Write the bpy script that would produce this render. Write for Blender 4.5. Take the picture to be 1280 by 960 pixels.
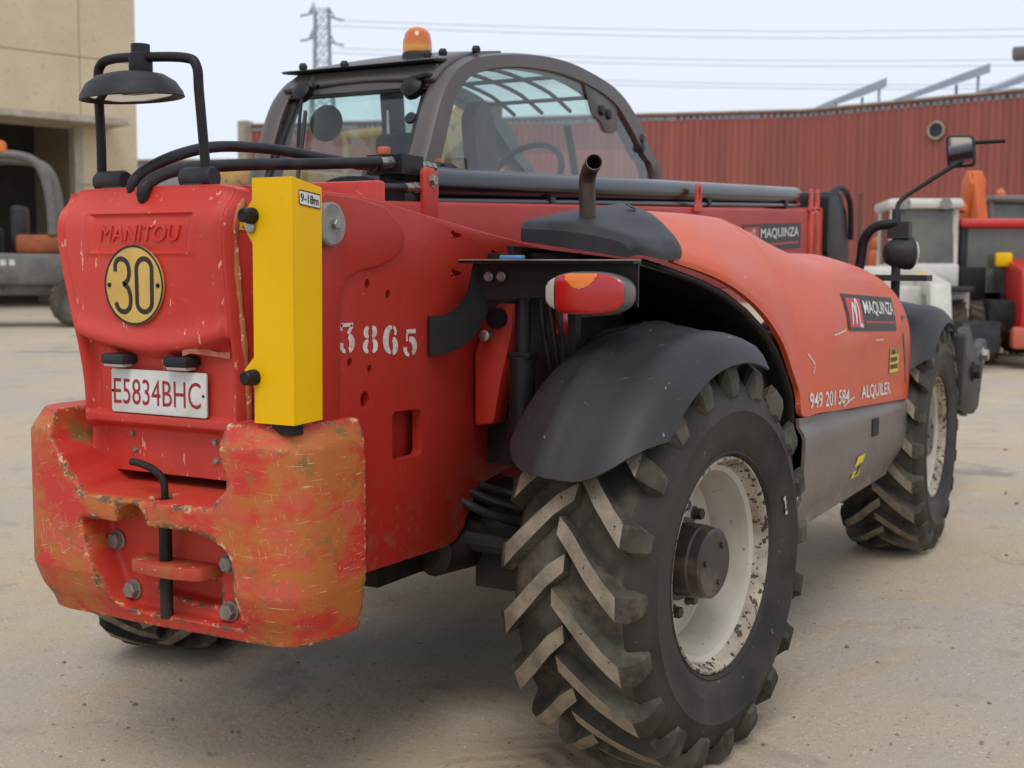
import bpy, bmesh, math, random
from mathutils import Vector, Matrix
from mathutils.bvhtree import BVHTree

for o in list(bpy.data.objects):
    bpy.data.objects.remove(o)
S = bpy.context.scene
COL = S.collection
R = math.radians
random.seed(7)

# ------------------------------------------------------------------ camera
CAM_POS = Vector((-3.285, -2.294, 1.363))
HEAD, PITCH, ROLL = 0.5021, 0.08896, 0.0063
d = Vector((math.cos(HEAD)*math.cos(PITCH), math.sin(HEAD)*math.cos(PITCH), -math.sin(PITCH)))
r = Vector((math.sin(HEAD), -math.cos(HEAD), 0))
u = r.cross(d)
r2 = r*math.cos(ROLL) + u*math.sin(ROLL)
u2 = -r*math.sin(ROLL) + u*math.cos(ROLL)
cam = bpy.data.cameras.new('camera')
cam.sensor_width = 36
cam.lens = 1558.8/1280*36
cam.clip_start, cam.clip_end = 0.05, 2000
cam.dof.use_dof = True
cam.dof.focus_distance = 3.35
cam.dof.aperture_fstop = 4.5
co = bpy.data.objects.new('camera', cam)
COL.objects.link(co)
M = Matrix((r2, u2, -d)).transposed().to_4x4()
M.translation = CAM_POS
co.matrix_world = M
S.camera = co

# ------------------------------------------------------------------ light: bright overcast
SUN_EL, SUN_AZ = R(58), R(205)          # azimuth measured from +X towards +Y: the light comes from behind the machine
W = bpy.data.worlds.new('World')
S.world = W
W.use_nodes = True
nt = W.node_tree
bg = nt.nodes['Background']
sky = nt.nodes.new('ShaderNodeTexSky')
sky.sky_type = 'NISHITA'
sky.sun_disc = False
sky.sun_elevation = SUN_EL
sky.sun_rotation = R(90) - SUN_AZ
sky.air_density, sky.dust_density, sky.ozone_density = 1.0, 4.0, 1.0
hs = nt.nodes.new('ShaderNodeHueSaturation')
hs.inputs['Saturation'].default_value = 0.35
nt.links.new(sky.outputs[0], hs.inputs['Color'])
mx = nt.nodes.new('ShaderNodeMix')
mx.data_type = 'RGBA'
mx.inputs[0].default_value = 0.88        # cloud cover
mx.inputs[7].default_value = (7.3, 7.9, 9.0, 1)
nt.links.new(hs.outputs[0], mx.inputs[6])
nt.links.new(mx.outputs[2], bg.inputs['Color'])
bg.inputs['Strength'].default_value = 0.121
sl = bpy.data.lights.new('sun', 'SUN')
sl.energy, sl.angle, sl.color = 1.25, R(25), (1.0, 0.95, 0.88)
so = bpy.data.objects.new('sun', sl)
COL.objects.link(so)
sd = Vector((math.cos(SUN_EL)*math.cos(SUN_AZ), math.cos(SUN_EL)*math.sin(SUN_AZ), math.sin(SUN_EL)))
so.rotation_euler = sd.to_track_quat('Z', 'Y').to_euler()
so.location = (-6, -8, 12)
S.view_settings.view_transform = 'Standard'
S.view_settings.look = 'None'
S.view_settings.exposure = 0.0
S.view_settings.gamma = 1.0
S.view_settings.use_curve_mapping = False

# ------------------------------------------------------------------ helpers
def C(r_, g_, b_):
    f = lambda v: (v/255/12.92) if v/255 <= 0.04045 else ((v/255+0.055)/1.055)**2.4
    return (f(r_), f(g_), f(b_), 1)

def mat(name, col, rough=0.5, metal=0.0, col2=None, scale=4.0, spread=(0.35, 0.65), stretch=(1, 1, 1),
        chips=None, chip_scale=45.0, chip_t=0.70, chip_stretch=(1, 1, 1), grain=0.0, grain_scale=250.0,
        bump=0.0, bump_scale=40.0, coat=0.0, emit=None, dust=None, dust_amt=0.5, rough2=None, spec=0.5, scratch=None, scratch_amt=0.5, film=None, mud=None):
    """procedural paint / rubber / metal with patchy colour, chips, dust on upward faces of noise, and fine relief"""
    m = bpy.data.materials.new(name)
    m.use_nodes = True
    t = m.node_tree
    N, L = t.nodes, t.links
    b = N['Principled BSDF']
    b.inputs['Roughness'].default_value = rough
    b.inputs['Metallic'].default_value = metal
    b.inputs['Specular IOR Level'].default_value = spec
    if coat:
        b.inputs['Coat Weight'].default_value = coat
        b.inputs['Coat Roughness'].default_value = 0.15
    tc = N.new('ShaderNodeTexCoord')
    def noise(sc, st=(1, 1, 1), det=4.0, rg=0.55, off=0.0):
        mp = N.new('ShaderNodeMapping')
        mp.inputs['Scale'].default_value = st
        mp.inputs['Location'].default_value = (off, off*1.7, off*0.6)
        L.new(tc.outputs['Object'], mp.inputs[0])
        n = N.new('ShaderNodeTexNoise')
        n.inputs['Scale'].default_value = sc
        n.inputs['Detail'].default_value = det
        n.inputs['Roughness'].default_value = rg
        L.new(mp.outputs[0], n.inputs['Vector'])
        return n.outputs[0]
    def ramp(src, a, b_):
        rp = N.new('ShaderNodeMapRange')
        rp.inputs[1].default_value, rp.inputs[2].default_value = a, b_
        rp.clamp = True
        L.new(src, rp.inputs[0])
        return rp.outputs[0]
    def mix(fac, a, b_):
        q = N.new('ShaderNodeMix')
        q.data_type = 'RGBA'
        if isinstance(fac, float): q.inputs[0].default_value = fac
        else: L.new(fac, q.inputs[0])
        for i, v in ((6, a), (7, b_)):
            if isinstance(v, tuple): q.inputs[i].default_value = v
            else: L.new(v, q.inputs[i])
        return q.outputs[2]
    c = col
    if col2:
        f = ramp(noise(scale, stretch), *spread)
        c = mix(f, c, col2)
        if rough2 is not None:
            rr = N.new('ShaderNodeMapRange')
            rr.inputs[3].default_value, rr.inputs[4].default_value = rough, rough2
            L.new(f, rr.inputs[0]); L.new(rr.outputs[0], b.inputs['Roughness'])
    if dust:
        c = mix(ramp(noise(7.0, (1, 1, 1), 6.0, 0.7, 3.3), 0.62-dust_amt*0.3, 0.75), c, dust)
    if grain:
        g = noise(grain_scale, (1, 1, 1), 2.0)
        c = mix(ramp(g, 0.5-0.25/max(grain, 0.01)*0.5, 0.5+0.25/max(grain, 0.01)), c, tuple(min(1, v*(1+grain)) for v in col[:3])+(1,)) if not (col2 or dust) else c
    if chips:
        c = mix(ramp(noise(chip_scale, chip_stretch, 3.0, 0.6, 9.1), chip_t, chip_t+0.02), c, chips)
    if film:                                     # thin dust film, patchy
        c = mix(ramp(noise(1.6, (1, 1, 0.7), 6.0, 0.68, 5.7), 0.35, 0.95), c, film)
    if mud:                                      # dried splashes, thicker towards the wheels' height
        sp_ = N.new('ShaderNodeSeparateXYZ'); L.new(tc.outputs['Object'], sp_.inputs[0])
        hz = N.new('ShaderNodeMapRange'); hz.inputs[1].default_value, hz.inputs[2].default_value = mud[2], mud[1]; L.new(sp_.outputs[2], hz.inputs[0])
        for sc_, a_, b_ in ((55.0, 0.60, 0.68), (16.0, 0.52, 0.72)):
            q_ = N.new('ShaderNodeMath'); q_.operation = 'MULTIPLY'; L.new(ramp(noise(sc_, (1, 1, 1), 4.0, 0.65, sc_), a_, b_), q_.inputs[0]); L.new(hz.outputs[0], q_.inputs[1])
            c = mix(q_.outputs[0], c, mud[0])
    if scratch:                                  # fine scuffs running level, upright and slanted, gathered in patches
        for off, st_, rot in ((2.0, (10, 10, 190), 0.2), (5.0, (170, 170, 8), -0.1), (8.0, (14, 14, 170), -0.5)):
            m1 = N.new('ShaderNodeMapping'); m1.inputs['Rotation'].default_value = (rot, rot*0.8, 0); L.new(tc.outputs['Object'], m1.inputs[0])
            m2 = N.new('ShaderNodeMapping'); m2.inputs['Scale'].default_value = st_; m2.inputs['Location'].default_value = (off, off, off); L.new(m1.outputs[0], m2.inputs[0])
            n_ = N.new('ShaderNodeTexNoise'); n_.inputs['Scale'].default_value = 1.3; n_.inputs['Detail'].default_value = 3; L.new(m2.outputs[0], n_.inputs['Vector'])
            a_ = ramp(n_.outputs[0], 0.70, 0.75); p_ = ramp(noise(2.6, (1, 1, 1), 3.0, 0.6, off*2.1), 0.60-0.2*scratch_amt, 0.70)
            q_ = N.new('ShaderNodeMath'); q_.operation = 'MULTIPLY'; L.new(a_, q_.inputs[0]); L.new(p_, q_.inputs[1])
            c = mix(q_.outputs[0], c, scratch)
    if isinstance(c, tuple): b.inputs['Base Color'].default_value = c
    else: L.new(c, b.inputs['Base Color'])
    if bump:
        bp = N.new('ShaderNodeBump')
        bp.inputs['Strength'].default_value = bump
        bp.inputs['Distance'].default_value = 0.004
        L.new(noise(bump_scale, (1, 1, 1), 5.0), bp.inputs['Height'])
        L.new(bp.outputs[0], b.inputs['Normal'])
    if emit:
        b.inputs['Emission Color'].default_value = emit
        b.inputs['Emission Strength'].default_value = 1.0
    return m

def finish(me, smooth=35):
    if smooth:
        me.polygons.foreach_set('use_smooth', [True]*len(me.polygons))
        me.set_sharp_from_angle(angle=R(smooth))
    else:
        me.polygons.foreach_set('use_smooth', [False]*len(me.polygons))
    me.update()

def obj(name, me, mats, parent=None, smooth=35, loc=None, rot=None):
    if not isinstance(mats, (list, tuple)): mats = [mats]
    if not me.materials:
        for m in mats: me.materials.append(m)
    if smooth is not None: finish(me, smooth)
    o = bpy.data.objects.new(name, me)
    COL.objects.link(o)
    if parent: o.parent = parent
    if loc: o.location = loc
    if rot: o.rotation_euler = rot
    return o

def from_bm(bm, name='m'):
    bmesh.ops.recalc_face_normals(bm, faces=bm.faces)
    me = bpy.data.meshes.new(name)
    bm.to_mesh(me)
    bm.free()
    return me

def pyd(verts, faces, name='m', idx=None):
    me = bpy.data.meshes.new(name)
    me.from_pydata([tuple(v) for v in verts], [], faces)
    if idx: me.polygons.foreach_set('material_index', idx)
    me.update()
    return me

def bm_bevel(bm, w, seg=2, ang=30):
    if w <= 0: return
    es = [e for e in bm.edges if len(e.link_faces) == 2 and e.calc_face_angle(0) > R(ang)]
    bmesh.ops.bevel(bm, geom=es, offset=w, segments=seg, affect='EDGES', profile=0.5, clamp_overlap=True)

def add_box(bm, x0, x1, y0, y1, z0, z1, mtx=None):
    vs = [bm.verts.new((x, y, z)) for x in (x0, x1) for y in (y0, y1) for z in (z0, z1)]
    for f in ((0, 1, 3, 2), (4, 6, 7, 5), (0, 4, 5, 1), (2, 3, 7, 6), (0, 2, 6, 4), (1, 5, 7, 3)):
        bm.faces.new([vs[i] for i in f])
    if mtx: bmesh.ops.transform(bm, matrix=mtx, verts=vs)
    return vs

def box(name, x0, x1, y0, y1, z0, z1, m, parent=None, bevel=0.008, seg=2, **k):
    bm = bmesh.new()
    add_box(bm, x0, x1, y0, y1, z0, z1)
    bmesh.ops.recalc_face_normals(bm, faces=bm.faces)
    bm_bevel(bm, bevel, seg)
    return obj(name, from_bm(bm), m, parent, **k)

def add_prism(bm, poly, fa, fb):
    """polygon (u,v) list; fa/fb map (u,v) to the two end faces"""
    A = [bm.verts.new(fa(*p)) for p in poly]
    B = [bm.verts.new(fb(*p)) for p in poly]
    bm.faces.new(A); bm.faces.new(B[::-1])
    n = len(poly)
    for i in range(n):
        j = (i+1) % n
        bm.faces.new((A[j], A[i], B[i], B[j]))
    return A+B

def prism(name, poly, axis, a, b, m, parent=None, bevel=0.004, seg=2, bang=30, **k):
    fs = {'x': lambda q: (lambda p, s: (q, p, s)), 'y': lambda q: (lambda p, s: (p, q, s)), 'z': lambda q: (lambda p, s: (p, s, q))}[axis]
    bm = bmesh.new()
    add_prism(bm, poly, fs(a), fs(b))
    bmesh.ops.recalc_face_normals(bm, faces=bm.faces)
    bm_bevel(bm, bevel, seg, bang)
    return obj(name, from_bm(bm), m, parent, **k)

def frame(axis):
    a = Vector(axis).normalized()
    t = Vector((0, 0, 1)) if abs(a.z) < 0.9 else Vector((1, 0, 0))
    e1 = a.cross(t).normalized()
    return a, e1, a.cross(e1)

def add_lathe(bm, prof, origin, axis, n=32, cap=True):
    """prof: list of (radius, distance along axis)"""
    a, e1, e2 = frame(axis)
    o = Vector(origin)
    rings = []
    for rr, h in prof:
        if rr < 1e-6: rings.append([bm.verts.new(o+a*h)])
        else: rings.append([bm.verts.new(o+a*h+(e1*math.cos(2*math.pi*i/n)+e2*math.sin(2*math.pi*i/n))*rr) for i in range(n)])
    for A, B in zip(rings, rings[1:]):
        for i in range(n):
            j = (i+1) % n
            if len(A) == 1 and len(B) == 1: continue
            if len(A) == 1: bm.faces.new((A[0], B[j], B[i]))
            elif len(B) == 1: bm.faces.new((A[i], A[j], B[0]))
            else: bm.faces.new((A[i], A[j], B[j], B[i]))
    if cap:
        for q in (rings[0], rings[-1]):
            if len(q) > 1: bm.faces.new(q)
    return rings

def lathe(name, prof, origin, axis, m, parent=None, n=32, cap=True, **k):
    bm = bmesh.new()
    add_lathe(bm, prof, origin, axis, n, cap)
    return obj(name, from_bm(bm), m, parent, **k)

def rod(name, p0, p1, rad, m, parent=None, n=20, bev=0.003, **k):
    p0, p1 = Vector(p0), Vector(p1)
    h = (p1-p0).length
    b = min(bev, rad*0.4, h*0.4)
    return lathe(name, [(rad-b, 0), (rad, b), (rad, h-b), (rad-b, h)], p0, p1-p0, m, parent, n, **k)

def hexbolt(name, pos, axis, rad, m, parent, head=0.6, washer=True):
    bm = bmesh.new()
    if washer: add_lathe(bm, [(rad*1.25, 0), (rad*1.25, rad*0.18), (rad*1.2, rad*0.22)], pos, axis, 24)
    add_lathe(bm, [(rad, rad*0.2), (rad, rad*(head+0.05)), (rad*0.86, rad*(head+0.2))], pos, axis, 6)
    return obj(name, from_bm(bm), m, parent, smooth=25)

def catmull(pts, per=8):
    P = [Vector(p) for p in pts]
    P = [P[0]*2-P[1]] + P + [P[-1]*2-P[-2]]
    out = []
    for i in range(1, len(P)-2):
        for s in range(per):
            t = s/per
            a, b, c_, e = P[i-1], P[i], P[i+1], P[i+2]
            out.append(0.5*((2*b)+(c_-a)*t+(2*a-5*b+4*c_-e)*t*t+(3*b-a-3*c_+e)*t**3))
    out.append(P[-2])
    return out

def add_tube(bm, pts, rad, n=12, smooth=8, cap=True, hollow=0):
    path = catmull(pts, smooth) if smooth else [Vector(p) for p in pts]
    m = len(path)
    tan = [(path[min(i+1, m-1)]-path[max(i-1, 0)]).normalized() for i in range(m)]
    _, e1, e2 = frame(tan[0])
    rings = []
    for i in range(m):
        e1 = (e1-tan[i]*e1.dot(tan[i])).normalized()
        e2 = tan[i].cross(e1)
        rd = rad(i/(m-1)) if callable(rad) else rad
        rings.append([bm.verts.new(path[i]+(e1*math.cos(2*math.pi*k/n)+e2*math.sin(2*math.pi*k/n))*rd) for k in range(n)])
    for A, B in zip(rings, rings[1:]):
        for k in range(n):
            j = (k+1) % n
            bm.faces.new((A[k], A[j], B[j], B[k]))
    if cap:
        bm.faces.new(rings[0]); bm.faces.new(rings[-1][::-1])
    return rings

def tube(name, pts, rad, m, parent=None, n=12, smooth=8, cap=True, **k):
    bm = bmesh.new()
    add_tube(bm, pts, rad, n, smooth, cap)
    return obj(name, from_bm(bm), m, parent, **k)

def add_bar(bm, p0, p1, w, h=None):
    """square bar between two points"""
    h = h or w
    p0, p1 = Vector(p0), Vector(p1)
    a, e1, e2 = frame(p1-p0)
    vs = [[bm.verts.new(p+e1*sx*w/2+e2*sy*h/2) for sx, sy in ((-1, -1), (1, -1), (1, 1), (-1, 1))] for p in (p0, p1)]
    bm.faces.new(vs[0]); bm.faces.new(vs[1][::-1])
    for i in range(4):
        j = (i+1) % 4
        bm.faces.new((vs[0][j], vs[0][i], vs[1][i], vs[1][j]))

def round_poly(pts, rad, seg=5):
    """round every corner of a 2D polygon; rad a number or list"""
    out = []
    n = len(pts)
    for i in range(n):
        p0, p, p1 = (Vector((*pts[k % n], 0)) for k in (i-1, i, i+1))
        rr = rad[i] if isinstance(rad, (list, tuple)) else rad
        if rr <= 0:
            out.append((p.x, p.y)); continue
        a, b = (p0-p), (p1-p)
        t = min(rr, a.length*0.48, b.length*0.48)
        A, B = p+a.normalized()*t, p+b.normalized()*t
        for s in range(seg+1):
            q = s/seg
            v = A*(1-q)**2+p*2*q*(1-q)+B*q*q
            out.append((v.x, v.y))
    return out

def text2d(s, size=1.0, bold=0.0, squeeze=1.0, shear=0.0):
    """flat letter shapes as (verts, faces), origin at the lower left, height of a capital = size"""
    cu = bpy.data.curves.new('t', 'FONT')
    cu.body = s
    cu.size = 1.0
    cu.offset = bold
    cu.shear = shear
    cu.resolution_u = 3
    cu.fill_mode = 'FRONT'
    o = bpy.data.objects.new('t', cu)
    COL.objects.link(o)
    me = bpy.data.meshes.new_from_object(o.evaluated_get(bpy.context.evaluated_depsgraph_get()))
    V = [tuple(v.co[:2]) for v in me.vertices]
    F = [tuple(p.vertices) for p in me.polygons]
    bpy.data.objects.remove(o); bpy.data.curves.remove(cu); bpy.data.meshes.remove(me)
    x0 = min(v[0] for v in V); y0 = min(v[1] for v in V); y1 = max(v[1] for v in V)
    k = size/(y1-y0)
    return [((x-x0)*k*squeeze, (y-y0)*k) for x, y in V], F

def lettering(name, s, size, width, place, m, parent, bold=0.0, shear=0.0):
    """place(u, v) -> 3D point; the text fills width x size"""
    V, F = text2d(s, size, bold, 1.0, shear)
    w = max(v[0] for v in V)
    V = [(x*width/w, y) for x, y in V]
    me = pyd([place(*v) for v in V], F)
    return obj(name, me, m, parent, smooth=0)

def flat(name, polys, place, m, parent):
    """several flat 2D polygons mapped to a surface as one mesh"""
    V, F = [], []
    for p in polys:
        F.append(tuple(range(len(V), len(V)+len(p))))
        V += [place(*q) for q in p]
    return obj(name, pyd(V, F), m, parent, smooth=0)

def rect(u0, v0, u1, v1): return [(u0, v0), (u1, v0), (u1, v1), (u0, v1)]

def stroke(pts, w, smooth=6, caps=True):
    """2D ribbon polygons (quads) along a path"""
    path = catmull([(x, y, 0) for x, y in pts], smooth) if smooth else [Vector((x, y, 0)) for x, y in pts]
    Ls, Rs = [], []
    for i, p in enumerate(path):
        t = (path[min(i+1, len(path)-1)]-path[max(i-1, 0)]).normalized()
        nn = Vector((-t.y, t.x, 0))
        ww = w(i/(len(path)-1)) if callable(w) else w
        Ls.append(p+nn*ww/2); Rs.append(p-nn*ww/2)
    return [[(a.x, a.y), (b.x, b.y), (c_.x, c_.y), (e.x, e.y)] for a, b, c_, e in zip(Rs, Rs[1:], Ls[1:], Ls)]

def empty(name, loc=(0, 0, 0), rz=0.0):
    o = bpy.data.objects.new(name, None)
    o.empty_display_size = 0.2
    COL.objects.link(o)
    o.location = loc
    o.rotation_euler = (0, 0, rz)
    return o

def tag(o, label, cat, group=None):
    o['label'] = label
    o['category'] = cat
    if group: o['group'] = group
    return o

def structure(o):
    o['kind'] = 'structure'
    return o

def bvh(*objs):
    V, F = [], []
    for o in objs:
        k = len(V)
        mw = o.matrix_basis
        V += [mw @ v.co for v in o.data.vertices]
        F += [tuple(i+k for i in p.vertices) for p in o.data.polygons]
    return BVHTree.FromPolygons(V, F)

def copy_tree(o, parent=None):
    c = o.copy()
    COL.objects.link(c)
    c.parent = parent
    for ch in o.children: copy_tree(ch, c)
    return c

def apply_mods(o):
    dg = bpy.context.evaluated_depsgraph_get()
    dg.update()
    me = bpy.data.meshes.new_from_object(o.evaluated_get(dg))
    o.modifiers.clear()
    o.data = me
    return o

def carve(base, cutters, voxel=0.0, smooth_it=0, fac=0.5):
    """boolean difference, then an optional voxel remesh that softens the edges like a casting"""
    for c_ in cutters:
        md = base.modifiers.new('b', 'BOOLEAN')
        md.operation = 'DIFFERENCE'
        md.solver = 'EXACT'
        md.object = c_
    if voxel:
        md = base.modifiers.new('r', 'REMESH')
        md.mode = 'VOXEL'
        md.voxel_size = voxel
        md.use_smooth_shade = True
    if smooth_it:
        md = base.modifiers.new('s', 'SMOOTH')
        md.factor, md.iterations = fac, smooth_it
    apply_mods(base)
    for c_ in cutters: bpy.data.objects.remove(c_)
    return base

# ------------------------------------------------------------------ materials
M_red = mat('red_paint', C(200, 56, 41), 0.45, spec=0.4, col2=C(184, 44, 34), scale=2.2, chips=C(220, 160, 142), chip_scale=42, chip_t=0.665,
            chip_stretch=(1, 1, 0.32), bump=0.05, bump_scale=90, rough2=0.55, scratch=C(214, 150, 130), scratch_amt=0.7, film=C(196, 92, 78))
M_redside = mat('red_side_paint', C(180, 42, 28), 0.42, spec=0.35, col2=C(168, 35, 24), scale=1.7, chips=C(190, 120, 100), chip_scale=75, chip_t=0.715, dust=C(156, 62, 46), dust_amt=0.1, scratch=C(200, 120, 100), scratch_amt=0.3, film=C(160, 58, 46), mud=(C(136, 96, 74), 0.60, 0.85),
                bump=0.04, bump_scale=60, rough2=0.52)
M_hood = mat('sun_faded_red_plastic', C(206, 86, 46), 0.46, spec=0.28, col2=C(196, 72, 38), scale=2.0, chips=C(232, 190, 165), chip_scale=26, chip_t=0.715,
             chip_stretch=(1, 1, 2.2), bump=0.03, bump_scale=120, rough2=0.36, scratch=C(228, 168, 142), scratch_amt=0.5, film=C(196, 104, 80))
M_black = mat('black_plastic', C(38, 37, 41), 0.55, spec=0.25, col2=C(58, 56, 58), scale=5, chips=C(120, 112, 104), chip_scale=60, chip_t=0.76, bump=0.12, bump_scale=160)
M_blackmetal = mat('black_painted_steel', C(22, 20, 22), 0.45, spec=0.25, col2=C(34, 30, 30), scale=6, bump=0.05, chips=C(110, 100, 95), chip_scale=70, chip_t=0.77)
M_gloss = mat('black_gloss_paint', C(16, 17, 24), 0.16, spec=0.45, col2=C(24, 24, 30), scale=3, rough2=0.24)
M_fender = mat('fender_plastic', C(28, 28, 34), 0.5, spec=0.3, col2=C(44, 42, 47), scale=3, spread=(0.42, 0.75), chips=C(150, 146, 138), chip_scale=34, chip_t=0.715,
               chip_stretch=(1, 1, 0.6), bump=0.08, bump_scale=120, scratch=C(130, 126, 120), scratch_amt=0.7, film=C(64, 61, 60))
M_rubber = mat('tyre_rubber', C(58, 54, 48), 0.85, spec=0.2, col2=C(98, 94, 82), scale=6, spread=(0.42, 0.72), bump=0.25, bump_scale=70, dust=C(118, 104, 86), dust_amt=0.25)
M_side = mat('tyre_sidewall', C(30, 27, 27), 0.62, spec=0.28, col2=C(62, 55, 50), scale=5, bump=0.25, bump_scale=60, chips=C(130, 118, 102), chip_scale=46, chip_t=0.69, film=C(62, 55, 49), scratch=C(96, 88, 78), scratch_amt=0.6)
M_lug = mat('worn_tread_lug', C(150, 138, 119), 0.9, spec=0.15, col2=C(112, 104, 92), scale=14, bump=0.35, bump_scale=110, chips=C(70, 64, 58), chip_scale=60, chip_t=0.66)
M_rim = mat('cream_rim', C(192, 187, 176), 0.5, col2=C(160, 152, 136), scale=4, spread=(0.4, 0.8), chips=C(70, 58, 50), chip_scale=26, chip_t=0.695, bump=0.1, scratch=C(110, 98, 84), scratch_amt=0.5, film=C(166, 156, 138))
M_rimedge = mat('chipped_rim_flange', C(178, 168, 150), 0.6, col2=C(120, 104, 86), scale=9, chips=C(58, 46, 39), chip_scale=48, chip_t=0.56, bump=0.2)
M_hub = mat('greasy_hub', C(46, 40, 38), 0.38, col2=C(96, 82, 70), scale=9, spread=(0.5, 0.75), bump=0.15, bump_scale=60)
M_steel = mat('zinc_steel', C(160, 158, 152), 0.38, 0.75, col2=C(128, 122, 112), scale=20, bump=0.05)
M_greysteel = mat('grey_bolt_steel', C(150, 148, 142), 0.5, 0.3, col2=C(118, 112, 104), scale=16, bump=0.08)
M_yellow = mat('yellow_paint', C(240, 188, 1), 0.45, spec=0.18, col2=C(228, 176, 2), scale=3, chips=C(120, 84, 26), chip_scale=34, chip_t=0.735, bump=0.03, bump_scale=90, scratch=C(176, 132, 20), scratch_amt=0.4, film=C(222, 172, 14))
M_ysticker = mat('yellow_sticker', C(226, 190, 70), 0.4, col2=C(212, 172, 60), scale=30, chips=C(160, 130, 60), chip_scale=80, chip_t=0.74)
M_white = mat('white_print', C(226, 224, 220), 0.5, col2=C(206, 200, 194), scale=20)
M_platew = mat('plate_white', C(214, 216, 212), 0.35, col2=C(196, 196, 188), scale=14, chips=C(120, 108, 90), chip_scale=60, chip_t=0.74)
M_platered = mat('plate_red_letters', C(150, 24, 40), 0.45)
M_ink = mat('black_print', C(22, 20, 20), 0.5, col2=C(34, 30, 28), scale=30)
M_redprint = mat('red_print', C(186, 34, 34), 0.45)
M_cabgrey = mat('cab_grey_paint', C(88, 80, 76), 0.4, col2=C(76, 70, 68), scale=3, bump=0.03)
M_skirt = mat('grey_brown_steel', C(104, 95, 90), 0.42, col2=C(90, 82, 78), scale=3, chips=C(172, 165, 156), chip_scale=16, chip_t=0.735, chip_stretch=(1, 1, 3), bump=0.06, scratch=C(164, 156, 146), scratch_amt=0.6, film=C(120, 108, 98), mud=(C(150, 136, 116), 0.44, 0.72))
M_dark = mat('dark_greasy_steel', C(22, 19, 18), 0.6, spec=0.3, col2=C(46, 41, 38), scale=8, bump=0.2, bump_scale=50)
M_hose = mat('rubber_hose', C(26, 25, 28), 0.5, spec=0.3, col2=C(48, 46, 48), scale=14)
M_exh = mat('heat_stained_steel', C(92, 82, 72), 0.45, 0.5, col2=C(40, 35, 33), scale=9, stretch=(1, 1, 0.3), spread=(0.42, 0.6), bump=0.1)
M_lensred = mat('red_lens', C(172, 22, 26), 0.15, coat=0.5)
M_lensamber = mat('amber_lens', C(220, 112, 10), 0.15, coat=0.5)
M_lensclear = mat('clear_lens', C(176, 170, 158), 0.2, coat=0.5)
M_seat = mat('seat_fabric', C(38, 37, 40), 0.85, bump=0.2, bump_scale=200)

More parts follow.
